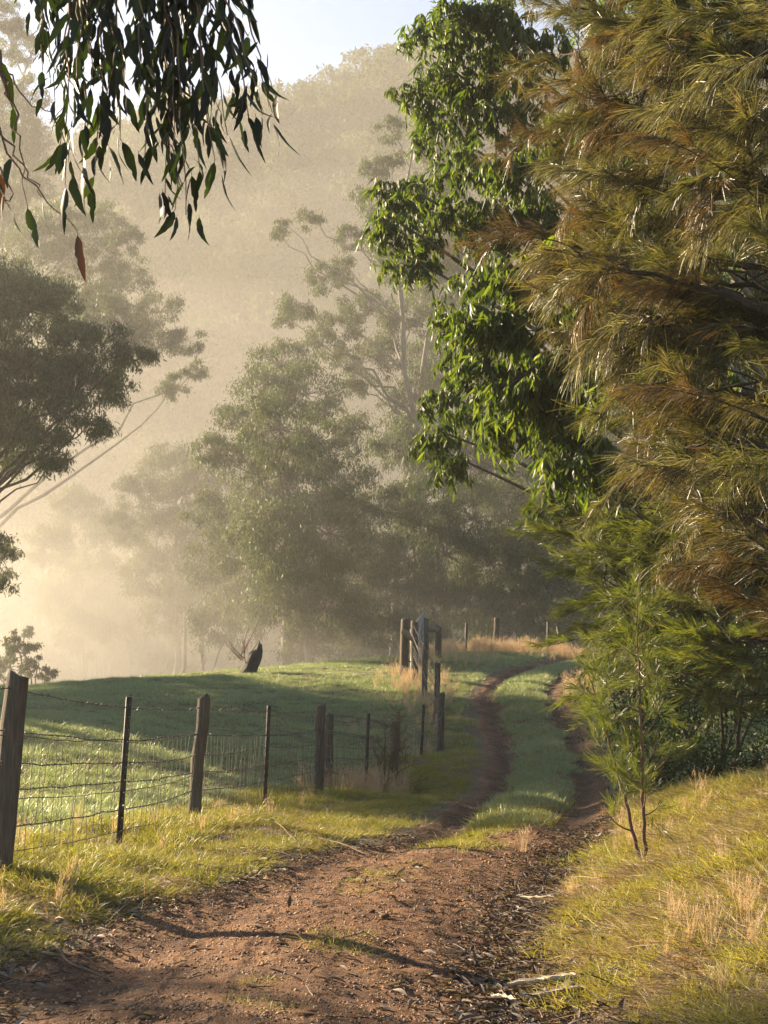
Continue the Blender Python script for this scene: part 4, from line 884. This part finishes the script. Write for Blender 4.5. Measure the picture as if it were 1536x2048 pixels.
def hang(rt, twigs, seed, nleaf, lpx, cap=300, red=.02, jit=.45, rest=False):
    RV = Geo()
    g = np.random.default_rng(seed); o_ = np.array(rt.location); cnt = 0
    for (a, m_, e, wgt) in twigs:
        cv = bez(at(*a), at(*m_), at(*e), 14); cv[1:-1] += g.normal(0, .008, (12, 3))
        if not rest: part("twig", *tube(cv, np.linspace(.0055, .0016, 14), 5, False), M['stem'], rt)
        n = max(2, int(nleaf * wgt))
        for q in range(n):
            if cnt >= cap and not rest: break
            f = (.22 + .78 * (q + g.uniform(.2, .9)) / n) if q < n - 1 else .995; k = min(12, int(f * 13)); p = cv[k] + (cv[k + 1] - cv[k]) * (f * 13 - k)
            L = lpx * e[2] / F * g.uniform(.6, 1.3)
            dd = np.array([g.normal(0, .38), g.normal(0, .36), -1.0]) + .35 * unit(cv[k + 1] - cv[k]); dd = unit(dd)
            zq = Vector(-dd).to_track_quat('Z', 'Y'); ez = zq @ Euler((0, 0, g.normal(0, jit + .5))).to_quaternion()
            p = p + dd * .1 * L
            if rest:
                bv, bf = bigleaf(g.integers(700, 710)); RV.add(bv @ np.array(ez.to_matrix()).T * L + p + g.normal(0, .02, 3), bf); continue
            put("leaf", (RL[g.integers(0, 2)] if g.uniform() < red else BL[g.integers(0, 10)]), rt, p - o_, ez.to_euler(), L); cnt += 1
    if rest: part("leaves", *RV.get(), M['gumnear'], rt, True, kind="stuff")
    return cnt
hb = root("gum_branch", at(280, -260, 4.3), "leafy gum branch hanging dark from above into the sky", "branch")
main = np.array([at(60, -330, 4.9), at(180, -270, 4.5), at(320, -230, 4.2), at(470, -190, 4.0)])
part("stem", *tube(main, [.02, .016, .012, .007], 7), M['stem'], hb, True)
tw = []
g = np.random.default_rng(9)
for (u, v, uo) in [(85, 140, 110), (110, 200, 130), (95, 90, 100), (150, 250, 150), (165, 330, 160), (120, 300, 140), (130, 370, 150), (190, 350, 190), (215, 290, 200), (250, 190, 230), (240, 280, 220), (290, 310, 260), (310, 230, 280), (345, 300, 300), (350, 420, 330), (330, 390, 310), (372, 430, 340), (400, 340, 330), (420, 250, 340), (430, 320, 350), (455, 270, 350), (480, 240, 350), (500, 250, 350), (545, 225, 345), (525, 230, 350), (410, 150, 330), (340, 130, 290), (280, 120, 250), (210, 110, 190), (180, 170, 170), (380, 190, 330), (300, 170, 270)]:
    d = 4.2 + g.normal(0, .22); tw.append(((uo, -235 + g.normal(0, 20), 4.3), ((uo * .5 + u * .5) + g.normal(0, 16) + (35 if u > 430 else 0), v * .25 - 120 + (30 if u > 430 else 0), d), (u, v, d), .6 + .55 * v / 300))
tw.append(((440, -190, 4.05), (445, -120, 4.1), (455, -30, 4.1), .35)); tw.append(((460, -190, 4.0), (480, -120, 4.1), (490, -45, 4.1), .25)); tw.append(((100, -300, 4.7), (40, -150, 4.6), (45, -40, 4.6), .3))
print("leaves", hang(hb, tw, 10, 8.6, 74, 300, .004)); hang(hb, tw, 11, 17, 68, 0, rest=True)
h2 = root("gum_branch", at(-120, 60, 4.6), "nearly bare drooping gum twig with a few torn leaves", "branch")
part("stem", *tube(bez(at(-150, -50, 4.6), at(-20, 60, 4.6), at(20, 200, 4.6), 10), np.linspace(.012, .006, 10), 6), M['stem'], h2)
tw = [((-40, 20, 4.6), (10, 200, 4.6), (110, 225, 4.6), .12), ((-60, 150, 4.6), (10, 330, 4.6), (155, 462, 4.6), .45), ((-60, 200, 4.6), (40, 310, 4.6), (84, 395, 4.6), .12), ((-50, 250, 4.6), (30, 360, 4.6), (22, 420, 4.6), .35), ((-50, 330, 4.6), (-20, 350, 4.6), (5, 385, 4.6), .2), ((0, 100, 4.6), (30, 230, 4.6), (55, 410, 4.6), .2)]
hang(h2, tw, 12, 6, 80, 20, .12)

# ------------------------------------------------------------------ sticks and shed bark on the track
def strip(u, v, d, L, w_, ang, label, seed, mat='barkstrip', curl=.5, group=None):
    L *= 1.35; w_ *= 1.3; g = np.random.default_rng(seed); p = at(u, v, d); s = np.linspace(-.5, .5, 9) * L
    x = p[0] + s * math.cos(ang); y = p[1] + s * math.sin(ang) + np.cumsum(g.normal(0, .006, 9)); z = H(x, y) + .05 + np.abs(g.normal(0, .006, 9))
    nrm = np.array([-math.sin(ang), math.cos(ang), 0]); G_ = []
    a = np.linspace(-1, 1, 6)
    for k in range(9):
        ww = w_ * (1 - .5 * abs(2 * k / 8 - 1) ** 3) * g.uniform(.85, 1.1)
        for t in a: G_.append(np.array([x[k], y[k], z[k]]) + nrm * t * ww * .5 + np.array([0, 0, curl * ww * (t * t - .3)]))
    top = np.array(G_); V_ = np.vstack([top, top - [0, 0, .004]])
    q = [[k * 6 + j, k * 6 + j + 1, k * 6 + j + 7, k * 6 + j + 6] for k in range(8) for j in range(5)]
    Fq = np.array(q + [[c + 54 for c in r[::-1]] for r in q])
    ed = [k * 6 for k in range(9)]; ed2 = [k * 6 + 5 for k in range(9)]
    sd = [[e[k], e[k + 1], e[k + 1] + 54, e[k] + 54] for e in (ed, ed2) for k in range(8)] + [[j, j + 1, j + 55, j + 54] for j in range(5)] + [[48 + j, 49 + j, 103 + j, 102 + j] for j in range(5)]
    o = put("bark_strip", mesh("bark_strip", V_, np.vstack([Fq, np.array(sd)]), M[mat], True)); tag(o, label, "bark strip", group); return o
strip(1062, 1967, 6.45, .17, .035, -.25, "longest pale bark strip at the foot of the bank", 1)
strip(1110, 1972, 6.4, .15, .045, -.6, "wide cream bark strip lying across the longest one", 2)
strip(1100, 1998, 6.2, .2, .03, -.2, "narrow cream bark strip below the wide one", 3)
strip(1128, 1994, 6.2, .08, .035, .5, "short curled cream bark flake at the grass edge", 4)
strip(1005, 1990, 6.25, .11, .022, -.8, "slim pale bark strip lying apart on the dark litter", 5)
strip(1125, 1787, 9.3, .28, .03, .05, "long pale bark strip on the litter beneath the sapling", 6)
strip(1070, 1785, 9.3, .2, .03, -.6, "slanted pale bark strip on the litter beneath the sapling", 7)
def stick(pts, r, label, seed):
    g = np.random.default_rng(seed); P = np.array([at(*p) for p in pts]); n = 12
    t = np.linspace(0, len(P) - 1, n); Q = np.stack([np.interp(t, range(len(P)), P[:, c]) for c in range(3)], 1); Q[:, :2] += g.normal(0, .01, (n, 2))
    Q[:, 2] = H(Q[:, 0], Q[:, 1]) + .03 + r + .02 * np.sin(np.linspace(0, 3, n)); o = put("fallen_stick", mesh("fallen_stick", *tube(Q, np.linspace(r, r * .4, n), 6), M['stem'], True)); tag(o, label, "stick"); return o
stick([(630, 1686, 12.2), (690, 1692, 11.8), (748, 1702, 11.4)], .011, "dark fallen stick at the grassy verge opposite the median strip", 1)
stick([(470, 1642, 14), (540, 1668, 12.8), (600, 1705, 11.6)], .008, "thin fallen stick leaning through the verge grass", 2)
stick([(75, 1928, 6.9), (140, 1945, 6.7), (215, 1962, 6.5)], .011, "dark fallen stick on the gravel by the first post's verge", 3)  # solid stick laid along the line of a stick's shadow
stick([(940, 1985, 6.3), (1010, 1990, 6.2), (1030, 1992, 6.2)], .008, "short dark stick beside the slim bark strip", 4)
stick([(1050, 1812, 8.7), (1110, 1808, 8.8), (1150, 1800, 8.9)], .009, "dark stick on the litter under the long bark strip", 5)
# clods on the gravel
for q, (u, v, d, s) in enumerate([(834, 1744, 10.4, .055), (770, 1848, 7.9, .035), (745, 1838, 8.1, .028)]):
    p = at(u, v, d); g = np.random.default_rng(q); st = bpy.data.meshes.new_from_object(bpy.data.objects.new("clod", stone(90 + q))); st.materials.clear(); st.materials.append(M['dirt'])
    o = put("earth_clod", st, None, (p[0], p[1], gz(p[0], p[1]) + .03), (0, 0, q), (s * 1.3, s, s * .9)); tag(o, ["largest dark earth clod beside the grass tuft on the track", "flat earth clod on the open gravel", "small earth clod near the flat one"][q], "clod")

# ------------------------------------------------------------------ haze
m, t, o = nodes("haze_air")
pv = N(t, "VolumePrincipled"); pv.inputs["Color"].default_value = (.60, .585, .545, 1); pv.inputs["Density"].default_value = HAZE_DENSITY; pv.inputs["Anisotropy"].default_value = .45
t.links.new(pv.outputs[0], o.inputs["Volume"])
Vv, Ff = box((14.5, 175, 74), (251, 410, 190))
hz = put("haze", mesh("haze", Vv, Ff, m)); tag(hz, "warm morning haze filling the valley", "haze", kind="stuff")

# denser mist lying in the valley and on the hillside behind the crest
def mist(name, c, r, dens, label, seed):
    g = np.random.default_rng(seed); nu, nv = 40, 20
    a = np.linspace(0, 2 * np.pi, nu, endpoint=False); b = np.linspace(-np.pi / 2, np.pi / 2, nv)
    A_, B_ = np.meshgrid(a, b); d = np.stack([np.cos(B_) * np.cos(A_), np.cos(B_) * np.sin(A_), np.sin(B_)], -1)
    k = 1 + sum(.09 * np.sin(d @ g.normal(0, 2.2 + q, 3) + g.uniform(0, 6)) for q in range(5))
    V_ = np.array(c) + d * k[..., None] * np.array(r); i_ = np.arange(nv - 1)[:, None] * nu; j_ = np.arange(nu)[None]
    m_, t_, o_ = nodes("mist_air"); pv_ = N(t_, "VolumePrincipled"); pv_.inputs["Color"].default_value = (.60, .58, .535, 1); pv_.inputs["Density"].default_value = dens; pv_.inputs["Anisotropy"].default_value = .45
    t_.links.new(pv_.outputs[0], o_.inputs["Volume"])
    tag(put(name, mesh(name, V_.reshape(-1, 3), np.stack([i_ + j_, i_ + (j_ + 1) % nu, i_ + nu + (j_ + 1) % nu, i_ + nu + j_], -1).reshape(-1, 4), m_)), label, "mist", kind="stuff")
for q, (r_, rz_, dn) in enumerate([(27, 10, .006), (29, 18, .0055)]):
    mist("valley_mist", (-32 - q, 88, 0), (r_, 24, rz_), dn, "bright mist bank lying low in the valley", 21 + q)
mist("valley_mist", (10, 112, 4), (70, 30, 26), .005, "mist bank hanging behind the valley gums", 2)
for o_ in [o_ for o_ in bpy.data.objects if o_.name.startswith("valley_mist")][:2]: o_["group"] = "mist banks in the valley"
for q, (cz, rz_, ry, dn) in enumerate([(16, 26, 50, .0016), (22, 40, 56, .0014), (30, 50, 62, .001)]):
    mist("hillside_mist", (6 * q - 8, 180 + 8 * q, cz), (85, ry, rz_), dn, "mist drifting up the far forested hillside", 30 + q)
for o_ in [o_ for o_ in bpy.data.objects if o_.name.startswith("hillside_mist")]: o_["group"] = "mist on the hillside"
for q, (rx, ry, rz_, dn, dx) in enumerate([(30, 9, 4.2, .009, 0), (24, 8.5, 7.5, .007, -1), (26, 9, 12, .005, -7)]):
    mist("crest_mist", (-9 + dx, 56 + .4 * q, -2), (rx, ry, rz_), dn, "low mist lying just behind the paddock crest", 10 + q)
for o_ in [o_ for o_ in bpy.data.objects if o_.name.startswith("crest_mist")]: o_["group"] = "mist behind the crest"
mist("crest_mist", (2, 54.5, 7), (42, 7.5, 25), .004, "thin tall veil of mist standing before the valley gums", 19)
